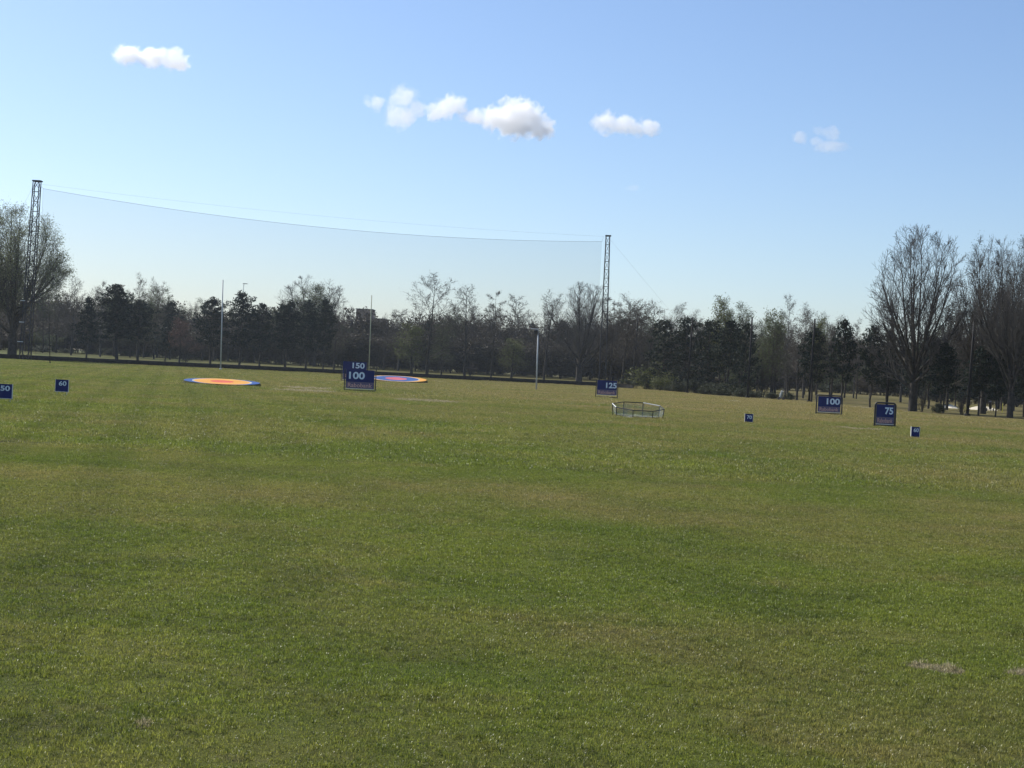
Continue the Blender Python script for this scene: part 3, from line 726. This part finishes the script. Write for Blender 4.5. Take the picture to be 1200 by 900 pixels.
# ------------------------------------------------------------------ target mats
M['t_blue'] = noisy('target_blue', (.012,.06,.21), (.018,.08,.27), .8, .8); M['t_white'] = noisy('target_white', (.34,.34,.31), (.42,.42,.38), .8, .8)
M['t_orange'] = noisy('target_orange', (.56,.25,.03), (.64,.31,.05), .6, .8); M['t_red'] = noisy('target_red', (.52,.08,.04), (.60,.12,.06), .6, .8)
M['t_pink'] = noisy('target_pink', (.42,.08,.10), (.50,.12,.14), .6, .8)
def target(x, ybase, rings, tilt, label):
    """rings: [(radius px, material)...] outer to inner"""
    a, b = ray(x, ybase); d = EYE/-b; s = d/F; R0 = rings[0][0]*s
    t = empty('target_ring', (a*(d+R0), d+R0, 0), -math.atan(a)); tag(t, label, 'target', 'round ringed targets on the turf')
    rise = 2*R0*math.sin(tilt); n = 64
    def P(r, th, lift=0):
        yy = r*math.sin(th); return (r*math.cos(th), yy, .05 + rise*(yy+R0)/(2*R0) + lift)
    rings = [(r[0], r[1], r[2] if len(r) > 2 else r[0], r[3] if len(r) > 3 else 0) for r in rings]
    rmax = max(r[2] for r in rings)*s
    def Q(k, th, f=1., lift=0.):
        rx, _, ry, dx = rings[k]; yy = ry*s*f*math.sin(th); return (dx*s + rx*s*f*math.cos(th), yy, .05 + rise*(yy+R0)/(2*R0) + lift)
    mound = MB(); ring = [Q(0, 2*math.pi*i/n, 1.01, -.02) for i in range(n)]; foot = [(p[0]*1.05, p[1]*1.05 + (0.25 if p[1] > 0 else 0), -.05) for p in ring]
    for i in range(n):
        j = (i+1)%n; mound.poly([foot[i], foot[j], ring[j], ring[i]])
    mound.poly(ring); mound.build('mound', M['ground'], t)
    names = {'t_blue':'blue_ring','t_white':'white_ring','t_orange':'orange_ring','t_red':'red_centre','t_pink':'red_centre'}
    for k, r in enumerate(rings):
        m_ = MB()
        for i in range(n):
            a0, a1 = 2*math.pi*i/n, 2*math.pi*(i+1)/n
            if k+1 < len(rings): m_.poly([Q(k+1,a0), Q(k,a0), Q(k,a1), Q(k+1,a1)])
            else: m_.poly([Q(k,0,0), Q(k,a0), Q(k,a1)])
        m_.build(names[r[1]], M[r[1]], t)
target(260, 452.0, [(45,'t_blue',36.2),(35.5,'t_white',36.0),(33.2,'t_orange',35.7),(14,'t_red',17)], R(4.3), 'round target with red centre, orange band and blue sides, tilted to the tees')
target(464, 448.0, [(35,'t_orange',30,1.5),(28.5,'t_white',28.5),(26.8,'t_blue',26.5),(13,'t_pink',14)], R(5.8), 'round target with pink-red centre, blue band and orange rim behind the 100 board')

# ------------------------------------------------------------------ octagonal target basket with netting
def net_mat(name, rgb, alpha, scale=None):
    m = bpy.data.materials.new(name); m.use_nodes = True; nt = m.node_tree; N, L = nt.nodes, nt.links
    b = N['Principled BSDF']; b.inputs['Base Color'].default_value = (*rgb,1); b.inputs['Roughness'].default_value = .8
    t = N.new('ShaderNodeBsdfTransparent'); mx = N.new('ShaderNodeMixShader'); mx.inputs[0].default_value = alpha
    L.new(t.outputs[0], mx.inputs[1]); L.new(b.outputs[0], mx.inputs[2]); L.new(mx.outputs[0], N['Material Output'].inputs['Surface'])
    if scale:
        tc = N.new('ShaderNodeTexCoord'); n = N.new('ShaderNodeTexNoise'); n.inputs['Scale'].default_value = scale; n.inputs['Detail'].default_value = 3
        r = N.new('ShaderNodeMapRange'); r.inputs[1].default_value = .3; r.inputs[2].default_value = .7; r.inputs[3].default_value = alpha*.3; r.inputs[4].default_value = min(1, alpha*1.7)
        L.new(tc.outputs['Object'], n.inputs['Vector']); L.new(n.outputs['Fac'], r.inputs[0]); L.new(r.outputs[0], mx.inputs[0])
    return m
M['net_pale'] = net_mat('pale_netting', (.28,.31,.29), .27, 2.2)
def basket():
    d = 68.5; s = d/F; X = ray(747.5, 485)[0]*(d+1.2); t = empty('target_basket', (X, d+1.2, 0), .12)
    tag(t, 'octagonal metal basket hung with sagging pale netting on the turf', 'target')
    Rr = 1.24; n = 8; off = R(22.5)
    ang = [2*math.pi*i/n + off for i in range(n)]
    top = [Vector((Rr*math.cos(a), Rr*math.sin(a), .34 + .36*(Rr*math.sin(a)+Rr)/(2*Rr))) for a in ang]
    bot = [Vector((p.x*.96, p.y*.96, .025)) for p in top]
    tr = MB(); wr = MB(); br = MB(); wb = MB()
    for i in range(n):
        j = (i+1)%n; white = i in (3,0)       # left-back and right-back pieces are pale
        (wr if white else tr).tube(top[i], top[j], .022, n=8)
        (wb if i == 4 else br).tube(bot[i], bot[j], .020, n=8)
    tr.build('top_rail', M['dark_steel'], t); wr.build('pale_rail', M['white_paint'], t); br.build('bottom_rail', M['dark_steel'], t); wb.build('pale_bottom_rail', M['white_paint'], t)
    for i in range(n):
        p = MB(); p.tube(bot[i]-Vector((0,0,.03)), top[i], .020, n=8); p.build('post', M['dark_steel'], t)
    # netting: hangs from the rim into a sagging bowl
    nt_ = MB(); rings = []
    rg = random.Random(3)
    for k, (fr, zz) in enumerate(((.985,.97),(.975,.55),(.93,.10),(.5,.05),(.02,.04))):
        ring = []
        for i in range(24):
            a = 2*math.pi*i/24+off; f = i/3; i0 = int(f)%n; w = f-int(f); q = top[i0].lerp(top[(i0+1)%n], w)
            ring.append(Vector((q.x*fr, q.y*fr, .05+(q.z-.05)*zz + (rg.uniform(-.03,.03) if 0 < k < 4 else 0) - (0 if k else .03))))
        rings.append(ring)
    for a, b in zip(rings, rings[1:]):
        for i in range(24):
            j = (i+1)%24; nt_.poly([a[i], a[j], b[j], b[i]])
    nt_.build('netting', M['net_pale'], t, True)
basket()

# ------------------------------------------------------------------ lattice towers and the high net
def lattice(name, base, top, w0, w1, bays, label, plate=True, brackets=()):
    base, top = Vector(base), Vector(top); t = empty(name, base); tag(t, label, 'tower', 'lattice towers holding the high net')
    T = top-base
    def corner(f, i):
        w = (w0+(w1-w0)*f)/2; sx, sy = ((-1,-1),(1,-1),(1,1),(-1,1))[i]
        return T*f + Vector((sx*w, sy*w, 0))
    for i in range(4):
        l = MB(); l.tube(corner(0,i)-Vector((0,0,.1)), corner(1,i), .085, .07, 6); l.build('leg', M['dark_steel'], t)
    br = MB(); hr = MB()
    for k in range(bays):
        f0, f1 = k/bays, (k+1)/bays
        for i in range(4):
            j = (i+1)%4
            if (k+i)%2: br.tube(corner(f0,i), corner(f1,j), .04, n=4)
            else: br.tube(corner(f0,j), corner(f1,i), .04, n=4)
            if i in (0,2) or k % 2 == 0: hr.tube(corner(f1,i), corner(f1,j), .04, n=4)
    br.build('diagonal_bracing', M['dark_steel'], t); hr.build('cross_bars', M['dark_steel'], t)
    p = MB(); p.box(T+Vector((.05,0,.1)), (w1+.35, w1+.2, .18)); p.build('head_plate', M['dark_steel'], t)
    for (f, x0, x1) in brackets:
        b = MB(); c = T*f; b.box(c+Vector(((x0+x1)/2, -w0/2-.1, 0)), (x1-x0, .25, .10)); b.build('bracket', M['white_paint'], t)
    return t
dL = edge_d(ray(28,420)[0]) - 4.5; dR = edge_d(ray(708,452)[0]) - 6.0
tl_top = at(43.5, 213, dL); tl_base = Vector((ray(29.5,419)[0]*dL, dL, 0))
tr_top = at(712.4, 277, dR); tr_base = Vector((ray(705.5,455)[0]*dR, dR, 0))
lattice('lattice_tower', tl_base, tl_top, 1.25, .85, 18, 'leaning dark lattice tower in front of the huge willow on the left', True, ((.33,-.95,-.35),(.21,-.95,-.30),(.10,-1.0,-.25)))
lattice('lattice_tower', tr_base, tr_top, 1.15, .62, 18, 'dark lattice tower rising behind the 125 board')
M['wire'] = mat('dark_wire', (.045,.05,.06), .6)
M['net_high'] = net_mat('fine_netting', (.12,.14,.15), .13)
def high_net():
    t = empty('safety_net', tl_base); tag(t, 'very fine high net stretched between the two lattice towers', 'net')
    o = tl_base; A = at(50.5, 221, dL); B = at(705.5, 283, dR); n = 48
    A2 = at(46, 215.5, dL); B2 = at(707, 277, dR)
    def P(k, a, b, sag): f = k/n; p = a.lerp(b, f); p = p.copy(); p.z -= sag*4*f*(1-f); return p - o
    sagn = 1.9; top = [P(k,A,B,sagn) for k in range(n+1)]
    nm = MB(); base = []
    for k in range(n+1):
        p = top[k]; w = p+o; zb = .35; base.append(Vector((w.x, w.y, zb))-o)
    for k in range(n): nm.poly([base[k], base[k+1], top[k+1], top[k]])
    nm.build('mesh_panel', M['net_high'], t, True)
    r = MB(); r.path(top, .021, 4); r.build('head_rope', M['wire'], t)
    r = MB(); r.path([P(k,A2,B2,.9) for k in range(n+1)], .008, 4); r.build('carrier_wire', M['wire'], t)
    r = MB(); r.path([top[0], base[0]], .012, 4); r.build('side_rope', M['wire'], t)
    r = MB(); r.path([A2-o, top[0]], .014, 4); r.path([B2-o, top[-1]], .014, 4); r.build('corner_rope', M['wire'], t)
high_net()
def guy(p0, p1, label):
    b = MB(); b.tube((0,0,0), Vector(p1)-Vector(p0), .009, n=4); o = b.build('guy_wire', M['wire']); o.location = p0; tag(o, label, 'wire', 'guy wires of the towers')
guy(tl_top - Vector((.4,0,.4)), Vector((tl_top.x-15, dL+9, .4)), 'thin guy wire running down left from the left lattice tower')
guy(tr_top + Vector((.3,0,-.4)), Vector((tr_top.x+24, dR+8, .4)), 'thin guy wire slanting down right from the right lattice tower')
guy(tr_top + Vector((.2,0,-1.2)), Vector((tr_top.x+2.6, dR+10, .4)), 'steep guy wire dropping close beside the right lattice tower')

# ------------------------------------------------------------------ poles and posts
def pole(name, x, yb, xt, yt, d, r, mt, label, cat, group=None):
    bx = ray(x, yb)[0]*d; base = Vector((bx, d, hgt(bx, d))); top = at(xt, yt, d)
    b = MB(); b.tube((0,0,-.1), top-base, r, r*.75, 8); b.tube(top-base, top-base+Vector((0,0,.05)), r*.9, r*.5, 8)
    b.tube((0,0,-.05),(0,0,.18), r*2.2, r*2.0, 8); o = b.build(name, mt, None, True); o.location = base; tag(o, label, cat, group); return o
M['pole_white'] = noisy('pole_white', (.50,.51,.50), (.62,.62,.6), 2, .5); M['pole_yellow'] = noisy('pole_yellowish', (.42,.43,.28), (.52,.52,.36), 2, .5)
pole('tall_pole', 258.5, 432, 261.3, 328.5, 208, .095, M['pole_white'], 'tall plain white pole behind the orange and blue target', 'pole')
pole('tall_pole', 432, 440, 435.6, 346.5, 232, .085, M['pole_yellow'], 'pale yellowish pole rising behind the 150 board', 'pole')
pole('slender_pole', 58.5, 428, 57, 345, 180, .05, M['post'], 'thin dark pole right of the left lattice tower', 'pole')
NPOST = [(742.5,747.5,370,5),(805,812,372,-2),(876,881.5,372,-3),(948,955,374,-1),(1039,1046,375,-1.5),(1134,1142,375,-1)]
LP = ['beside the 125 board','in front of the dark evergreens','right of the dark evergreens','left of the right-hand 100 board','directly above the 75 board','between the two biggest bare trees']
for (xb, xt, yt, off), lb in zip(NPOST, LP):
    u = ray(xb, slope_y(xb, 452))[0]; pole('net_post', xb, slope_y(xb, 452), xt, yt, edge_d(u)+off, .13, M['post'], 'black wooden post ' + lb, 'post', 'black posts along the right edge')
def mast():
    d = 158.; x0 = ray(628.4, 456.5)[0]*d; top = at(630.5, 393, d); t = empty('floodlight_mast', (x0, d, 0)); tag(t, 'white mast with a small floodlight on a crossbar, right of centre', 'lamp post')
    o = Vector((x0, d, 0)); b = MB(); b.tube((0,0,-.1), top-o, .085, .065, 8); b.build('mast', M['pole_white'], t, True)
    a0, a1 = at(622, 385.3, d)-o, at(631.5, 385.8, d)-o
    b = MB(); b.tube(a0, a1, .045, n=6); b.tube(top-o, at(630.8,385.6,d)-o, .03, n=6); b.build('crossbar', M['pole_white'], t)
    c = at(628.3, 389, d)-o; b = MB(); b.box(c, (.40,.22,.36), Matrix.Rotation(R(20),3,'X')); b.box(c+Vector((0,.05,.24)), (.06,.06,.2)); l = b.build('floodlight', M['dark_steel'], t)
mast()
def street_lamp(x, yt, d, label):
    X = ray(x, 430)[0]*d; z = hgt(X, d); top = at(x, yt, d); t = empty('street_lamp', (X, d, z)); tag(t, label, 'street lamp'); H = top.z-z
    b = MB(); b.tube((0,0,0),(0,0,H), .09,.05,8); b.path([(0,0,H),(.25,0,H+.12),(.55,0,H+.15)], .035); b.build('pole', M['pole_white'], t)
    b = MB(); b.box((.3,0,H+.14),(.9,.3,.12)); b.build('lamp_head', M['steel'], t)
street_lamp(281, 333, 300, 'street lamp head showing above the pines right of the tall white pole')

# ------------------------------------------------------------------ brick building beyond the wood
def building():
    m = mat('brown_brick', (.2,.13,.1), .9); nt = m.node_tree; N, L = nt.nodes, nt.links; tc = N.new('ShaderNodeTexCoord'); br = N.new('ShaderNodeTexBrick')
    br.inputs['Color1'].default_value = (.16,.105,.085,1); br.inputs['Color2'].default_value = (.22,.14,.11,1); br.inputs['Mortar'].default_value = (.25,.23,.2,1); br.inputs['Scale'].default_value = 1.6
    mp = N.new('ShaderNodeMapping'); mp.inputs['Rotation'].default_value = (R(90),0,0); L.new(tc.outputs['Object'], mp.inputs[0]); L.new(mp.outputs[0], br.inputs['Vector']); L.new(br.outputs['Color'], N['Principled BSDF'].inputs['Base Color'])
    d = 480; s = d/F; t0 = at(417.5, 362.2, d); t1 = at(437, 363, d); X = (t0.x+t1.x)/2; W = t1.x-t0.x; H = t0.z
    t = empty('brick_building', (X, d, 0)); tag(t, 'flat-roofed brown brick block rising above the trees behind the 150 board', 'building')
    b = MB(); b.box((0,4,H/2),(W,8,H)); b.build('tower_block', m, t)
    b = MB(); b.box((0,4,H+.12),(W+.25,8.25,.24)); b.build('roof_edge', M['steel'], t)
    q = at(451.5, 374, d); W2 = q.x-t1.x; H2 = q.z
    b = MB(); b.box((W/2+W2/2+.01,5,H2/2),(W2,8,H2)); b.build('lower_block', m, t)
    b = MB(); b.box((W/2+W2/2+.14,5,H2+.1),(W2,8.25,.2)); b.build('roof_edge', M['steel'], t)
    for k in range(5):
        b = MB(); b.box((W/2+W2*(.2+.15*k),.985,H2-1.6-(k%2)*0),(.35,.04,1.0)); b.build('window', M['dark_steel'], t)
building()

# ------------------------------------------------------------------ golf course beyond the right-hand trees
M['sand'] = noisy('bunker_sand', (.58,.52,.40), (.70,.64,.50), 1.2, .95, .3)
def bunker(x0, x1, ylip, yfoot, d, seed):
    g = random.Random(seed); a = at(x0, slope_y(x0, HZ), d).x; b_ = at(x1, slope_y(x1, HZ), d).x; xc = (a+b_)/2; hw = (b_-a)/2; s = d/F
    xm = (x0+x1)/2; zt = EYE+(HZ-(ylip-.05*(xm-600)))*s; zb = EYE+(HZ-(yfoot-.05*(xm-600)))*s
    # a rounded bank with a sand face
    n = 28; b = MB(); gb = MB(); L0, L1, back = [], [], []
    for i in range(n+1):
        f = -1+2*i/n; w = max(0.05, (1-f*f)**.6); jit = .12*math.sin(f*7+seed)
        zlow = zb + (zt-zb)*.12*abs(f); ztop = zb + (zt-zb)*w*(.92+.3*jit)
        L0.append((xc+f*hw, d-.6*w, zlow)); L1.append((xc+f*hw, d+1.6, max(ztop, zlow+.03))); back.append((xc+f*hw*1.15, d+8, zb-.25))
    for i in range(n): b.poly([L0[i], L0[i+1], L1[i+1], L1[i]])
    o = b.build('bunker_sand', M['sand'], None, True); tag(o, kind='structure')
    foot = [(p[0]+ (p[0]-xc)*.10, d-3.5, hgt(p[0],d-3.5)-.05) for p in L0]
    for i in range(n):
        gb.poly([foot[i], foot[i+1], L0[i+1], L0[i]]); gb.poly([L1[i], L1[i+1], (L1[i+1][0], d+2.6, L1[i+1][2]+.12), (L1[i][0], d+2.6, L1[i][2]+.12)])
        gb.poly([(L1[i][0], d+2.6, L1[i][2]+.12), (L1[i+1][0], d+2.6, L1[i+1][2]+.12), back[i+1], back[i]])
    o = gb.build('terrain_bank', M['ground'], None, True); tag(o, kind='structure')
bunker(1110, 1127, 474.3, 479, 176, 1); bunker(1138, 1177, 475.5, 483.5, 172, 2)
M['bag_dark'] = mat('bag_black', (.02,.02,.025), .6); M['bag_pale'] = mat('bag_pale_grey', (.45,.47,.46), .6)
def trolley(x, yb, d, body, label, top2=None, rz=0.):
    X = ray(x, yb)[0]*d; z = hgt(X, d); t = empty('golf_trolley', (X, d, z), rz); tag(t, label, 'golf trolley', 'golf trolleys on the course')
    b = MB(); b.path([(0,0,.22),(0,-.25,.75),(0,-.45,1.05),(0,-.62,1.05)], .022); b.tube((-.32,.05,.2),(.32,.05,.2), .02); b.tube((0,0,.22),(0,.45,.14), .02); b.build('frame', M['dark_steel'], t)
    for sx in (-1,1):
        w = MB(); w.tube((sx*.36-.03,.05,.2),(sx*.36+.03,.05,.2), .2, n=18); w.build('wheel', M['bag_dark'], t)
    w = MB(); w.tube((-.02,.5,.1),(.02,.5,.1), .1, n=14); w.build('wheel', M['bag_dark'], t)
    g_ = MB(); g_.tube((0,.16,.30),(0,-.10,1.08), .15,.18,14); g_.box((.0,.18,.62),(.22,.10,.36)); g_.build('bag', body, t)
    c = MB(); r = random.Random(2)
    for k in range(7):
        p = Vector((r.uniform(-.1,.1), r.uniform(-.08,.08)-.10, 1.05)); q = p+Vector((r.uniform(-.06,.06), -.08, r.uniform(.18,.3))); c.tube(p, q, .01, n=5); c.box(q, (.08,.05,.05))
    c.build('clubs', M['steel'], t)
trolley(916, 463, 176, M['bag_pale'], 'golf trolley with pale bag between the trees left of the 100 board', rz=.6)
trolley(1160, 483.5, 165, M['bag_dark'], 'golf trolley with black bag in front of the pale sand bunker', rz=-.5)
b = MB(); X = ray(1174.5,484)[0]*160; b.tube((0,0,-.05),(0,0,.95), .04,.03, 8); b.tube((0,0,.95),(0,0,1.02), .03,.005,8)
o = b.build('marker_stake', mat('stake_yellow', (.55,.5,.06), .6)); o.location = (X,160,hgt(X,160)); tag(o, 'small yellow marker stake beside the right sand bunker', 'stake')
# worn gravel path pieces behind the right hand signs
def strip(pts, w, name):
    b = MB()
    P = [Vector((ray(x, y)[0]*d, d, hgt(ray(x,y)[0]*d, d)+.045)) for x, y, d in pts]
    for a, c in zip(P, P[1:]):
        n_ = 6
        for k in range(n_):
            p, q = a.lerp(c, k/n_), a.lerp(c, (k+1)/n_)
            for r_ in (p, q): r_.z = hgt(r_.x, r_.y)+.045
            b.poly([p-Vector((0,w/2,0)), q-Vector((0,w/2,0)), q+Vector((0,w/2,0)), p+Vector((0,w/2,0))])
    o = b.build(name, noisy('pale_gravel', (.26,.25,.22), (.38,.36,.32), 2, .95)); tag(o, kind='structure')
strip([(986,478,147),(1000,479,145),(1022,480,143)], 2.2, 'path'); strip([(843,455,262),(862,456,262)], 5.0, 'path')

# ------------------------------------------------------------------ clouds
def cloud(blobs, label, dens=.11, amp=1.5, D=2600., bias=-.12, seed=0., dep=.8):
    s = D/F; cs = [(at(x, y, D), rx*s, ry*s) for x, y, rx, ry in blobs]
    c0 = sum((c[0] for c in cs), Vector())/len(cs); bm = bmesh.new()
    for c, rx, rz in cs:
        k = bmesh.ops.create_icosphere(bm, subdivisions=3, radius=1.0)['verts']; ry = (rx+rz)/2*dep
        for v in k: v.co = Vector((v.co.x*rx*1.22, v.co.y*ry*1.22, v.co.z*rz*1.22)) + (c-c0)
    me = bpy.data.meshes.new('cloud'); bm.to_mesh(me); bm.free(); o = mesh_obj('cloud', me); o.location = c0
    md = o.modifiers.new('union', 'REMESH'); md.mode = 'VOXEL'; md.voxel_size = min(c[2] for c in cs)*.18
    m = bpy.data.materials.new('cloud_vapour'); m.use_nodes = True; nt = m.node_tree; N, L = nt.nodes, nt.links; N.remove(N['Principled BSDF'])
    tc = N.new('ShaderNodeTexCoord'); cur = None
    def mth(op, a, b=None, cl=False):
        q = N.new('ShaderNodeMath'); q.operation = op; q.use_clamp = cl
        for i, v in enumerate((a,b)):
            if v is None: continue
            if isinstance(v,(int,float)): q.inputs[i].default_value = v
            else: L.new(v, q.inputs[i])
        return q.outputs[0]
    for c, rx, rz in cs:
        ry = (rx+rz)/2*dep; mp = N.new('ShaderNodeMapping'); p = c-c0
        mp.inputs['Scale'].default_value = (1/rx,1/ry,1/rz); mp.inputs['Location'].default_value = (-p.x/rx,-p.y/ry,-p.z/rz)
        L.new(tc.outputs['Object'], mp.inputs[0]); ln = N.new('ShaderNodeVectorMath'); ln.operation = 'LENGTH'; L.new(mp.outputs[0], ln.inputs[0])
        v = mth('SUBTRACT', 1., ln.outputs['Value']); cur = v if cur is None else mth('MAXIMUM', cur, v)
    n = N.new('ShaderNodeTexNoise'); n.inputs['Scale'].default_value = 1/17.; n.inputs['Detail'].default_value = 8.; n.inputs['Roughness'].default_value = .6
    mp = N.new('ShaderNodeMapping'); mp.inputs['Location'].default_value = (seed*37, seed*11, seed*5); L.new(tc.outputs['Object'], mp.inputs[0]); L.new(mp.outputs[0], n.inputs['Vector'])
    v = mth('ADD', mth('MULTIPLY', cur, 1.5), mth('MULTIPLY', mth('SUBTRACT', n.outputs['Fac'], .5), amp*2.1)); v = mth('ADD', v, bias)
    v = mth('MULTIPLY', v, 2.5, True); v = mth('MULTIPLY', v, dens*.6)
    pv = N.new('ShaderNodeVolumePrincipled'); pv.inputs['Color'].default_value = (1,1,1,1); pv.inputs['Anisotropy'].default_value = .55
    L.new(v, pv.inputs['Density']); L.new(pv.outputs[0], N['Material Output'].inputs['Volume'])
    m.cycles.volume_step_rate = .2 if hasattr(m.cycles, 'volume_step_rate') else 1
    me.materials.append(m); tag(o, label, 'cloud', 'small fair-weather clouds')
cloud([(150,64,19,14),(178,67,22,14),(205,71,19,15)], 'solid white cloud alone at the upper left of the sky', .12, 1.3, seed=1)
cloud([(441,120,15,11),(473,115,18,18),(470,135,22,20),(488,128,16,12)], 'wispy white cloud standing tall at the left of the central row', .045, 1.5, seed=2)
cloud([(511,131,17,12),(522,127,17,13),(533,123,17,14)], 'small white cloud in the middle of the central row', .10, 1.6, seed=3)
cloud([(557,138,18,10),(584,138,24,17),(606,139,34,25),(632,150,22,15)], 'largest white cloud, grey at its lower right, in the central row', .12, 1.4, seed=4)
cloud([(711,143,18,15),(730,147,22,12),(746,151,16,10),(760,149,15,12)], 'flat-bottomed small cloud right of the central row', .09, 1.6, seed=5)
cloud([(937,160,10,9)], 'tiny faint round cloud puff at the right of the sky', .05, 1.7, seed=6)
cloud([(958,153,7,6),(974,157,14,9),(973,172,22,8),(955,166,12,6)], 'faint broken cloud wisp furthest right in the sky', .032, 2.0, seed=7)
cloud([(741,221,9,5)], 'minute faint cloud speck low in the sky', .02, 1.6, seed=8)

# ------------------------------------------------------------------ air
hz = MB(); hz.box((0, 0, 24), (3000, 3000, 50)); m = bpy.data.materials.new('air'); m.use_nodes = True; nt = m.node_tree; nt.nodes.remove(nt.nodes['Principled BSDF'])
pv = nt.nodes.new('ShaderNodeVolumePrincipled'); pv.inputs['Color'].default_value = (.86,.92,1,1); pv.inputs['Density'].default_value = .00011; pv.inputs['Anisotropy'].default_value = .3
nt.links.new(pv.outputs[0], nt.nodes['Material Output'].inputs['Volume'])
o = hz.build('haze', m); tag(o, 'thin pale haze over the whole field', 'haze', kind='stuff')

# ------------------------------------------------------------------ light, sky, camera
SAZ, SEL = R(-48), R(44)
w = bpy.data.worlds.new('World'); sc.world = w; w.use_nodes = True; nt = w.node_tree; bg = nt.nodes['Background']
sky = nt.nodes.new('ShaderNodeTexSky'); sky.sky_type = 'NISHITA'; sky.sun_disc = False; sky.sun_elevation = SEL; sky.sun_rotation = SAZ
sky.air_density = 1.0; sky.dust_density = .7; sky.ozone_density = 3.4; sky.altitude = 0
tint = nt.nodes.new('ShaderNodeMix'); tint.data_type = 'RGBA'; tint.blend_type = 'MULTIPLY'; tint.inputs[0].default_value = 1.
tint.inputs[7].default_value = (.93,.97,1.06,1); nt.links.new(sky.outputs[0], tint.inputs[6]); nt.links.new(tint.outputs[2], bg.inputs[0]); bg.inputs[1].default_value = .108
sl = bpy.data.lights.new('sun', 'SUN'); sl.energy = 5.0; sl.angle = R(.53); sl.color = (1,.95,.87); so = bpy.data.objects.new('sun', sl); COL.objects.link(so)
sv = Vector((math.sin(SAZ)*math.cos(SEL), math.cos(SAZ)*math.cos(SEL), math.sin(SEL))); so.rotation_euler = (-sv).to_track_quat('-Z','Y').to_euler()
cam = bpy.data.cameras.new('camera'); co = bpy.data.objects.new('camera', cam); COL.objects.link(co); sc.camera = co
cam.sensor_fit = 'HORIZONTAL'; cam.sensor_width = 36; cam.lens = F/1200*36; cam.clip_start = .1; cam.clip_end = 9000
fwd = Vector((0, math.cos(PITCH), math.sin(PITCH))); right = Vector((1,0,0)); upv = right.cross(fwd)
# image rotated clockwise: camera rotated counter-clockwise about its view axis
r2 = right*CR + upv*SR; u2 = upv*CR - right*SR
co.matrix_world = Matrix(((r2.x,u2.x,-fwd.x,0),(r2.y,u2.y,-fwd.y,0),(r2.z,u2.z,-fwd.z,EYE),(0,0,0,1)))
sc.view_settings.view_transform = 'Standard'; sc.view_settings.look = 'None'; sc.view_settings.gamma = 1; sc.view_settings.exposure = .30
cy = sc.cycles; cy.max_bounces = 20; cy.diffuse_bounces = 2; cy.glossy_bounces = 2; cy.transmission_bounces = 4; cy.transparent_max_bounces = 16; cy.volume_bounces = 18
cy.use_denoising = True
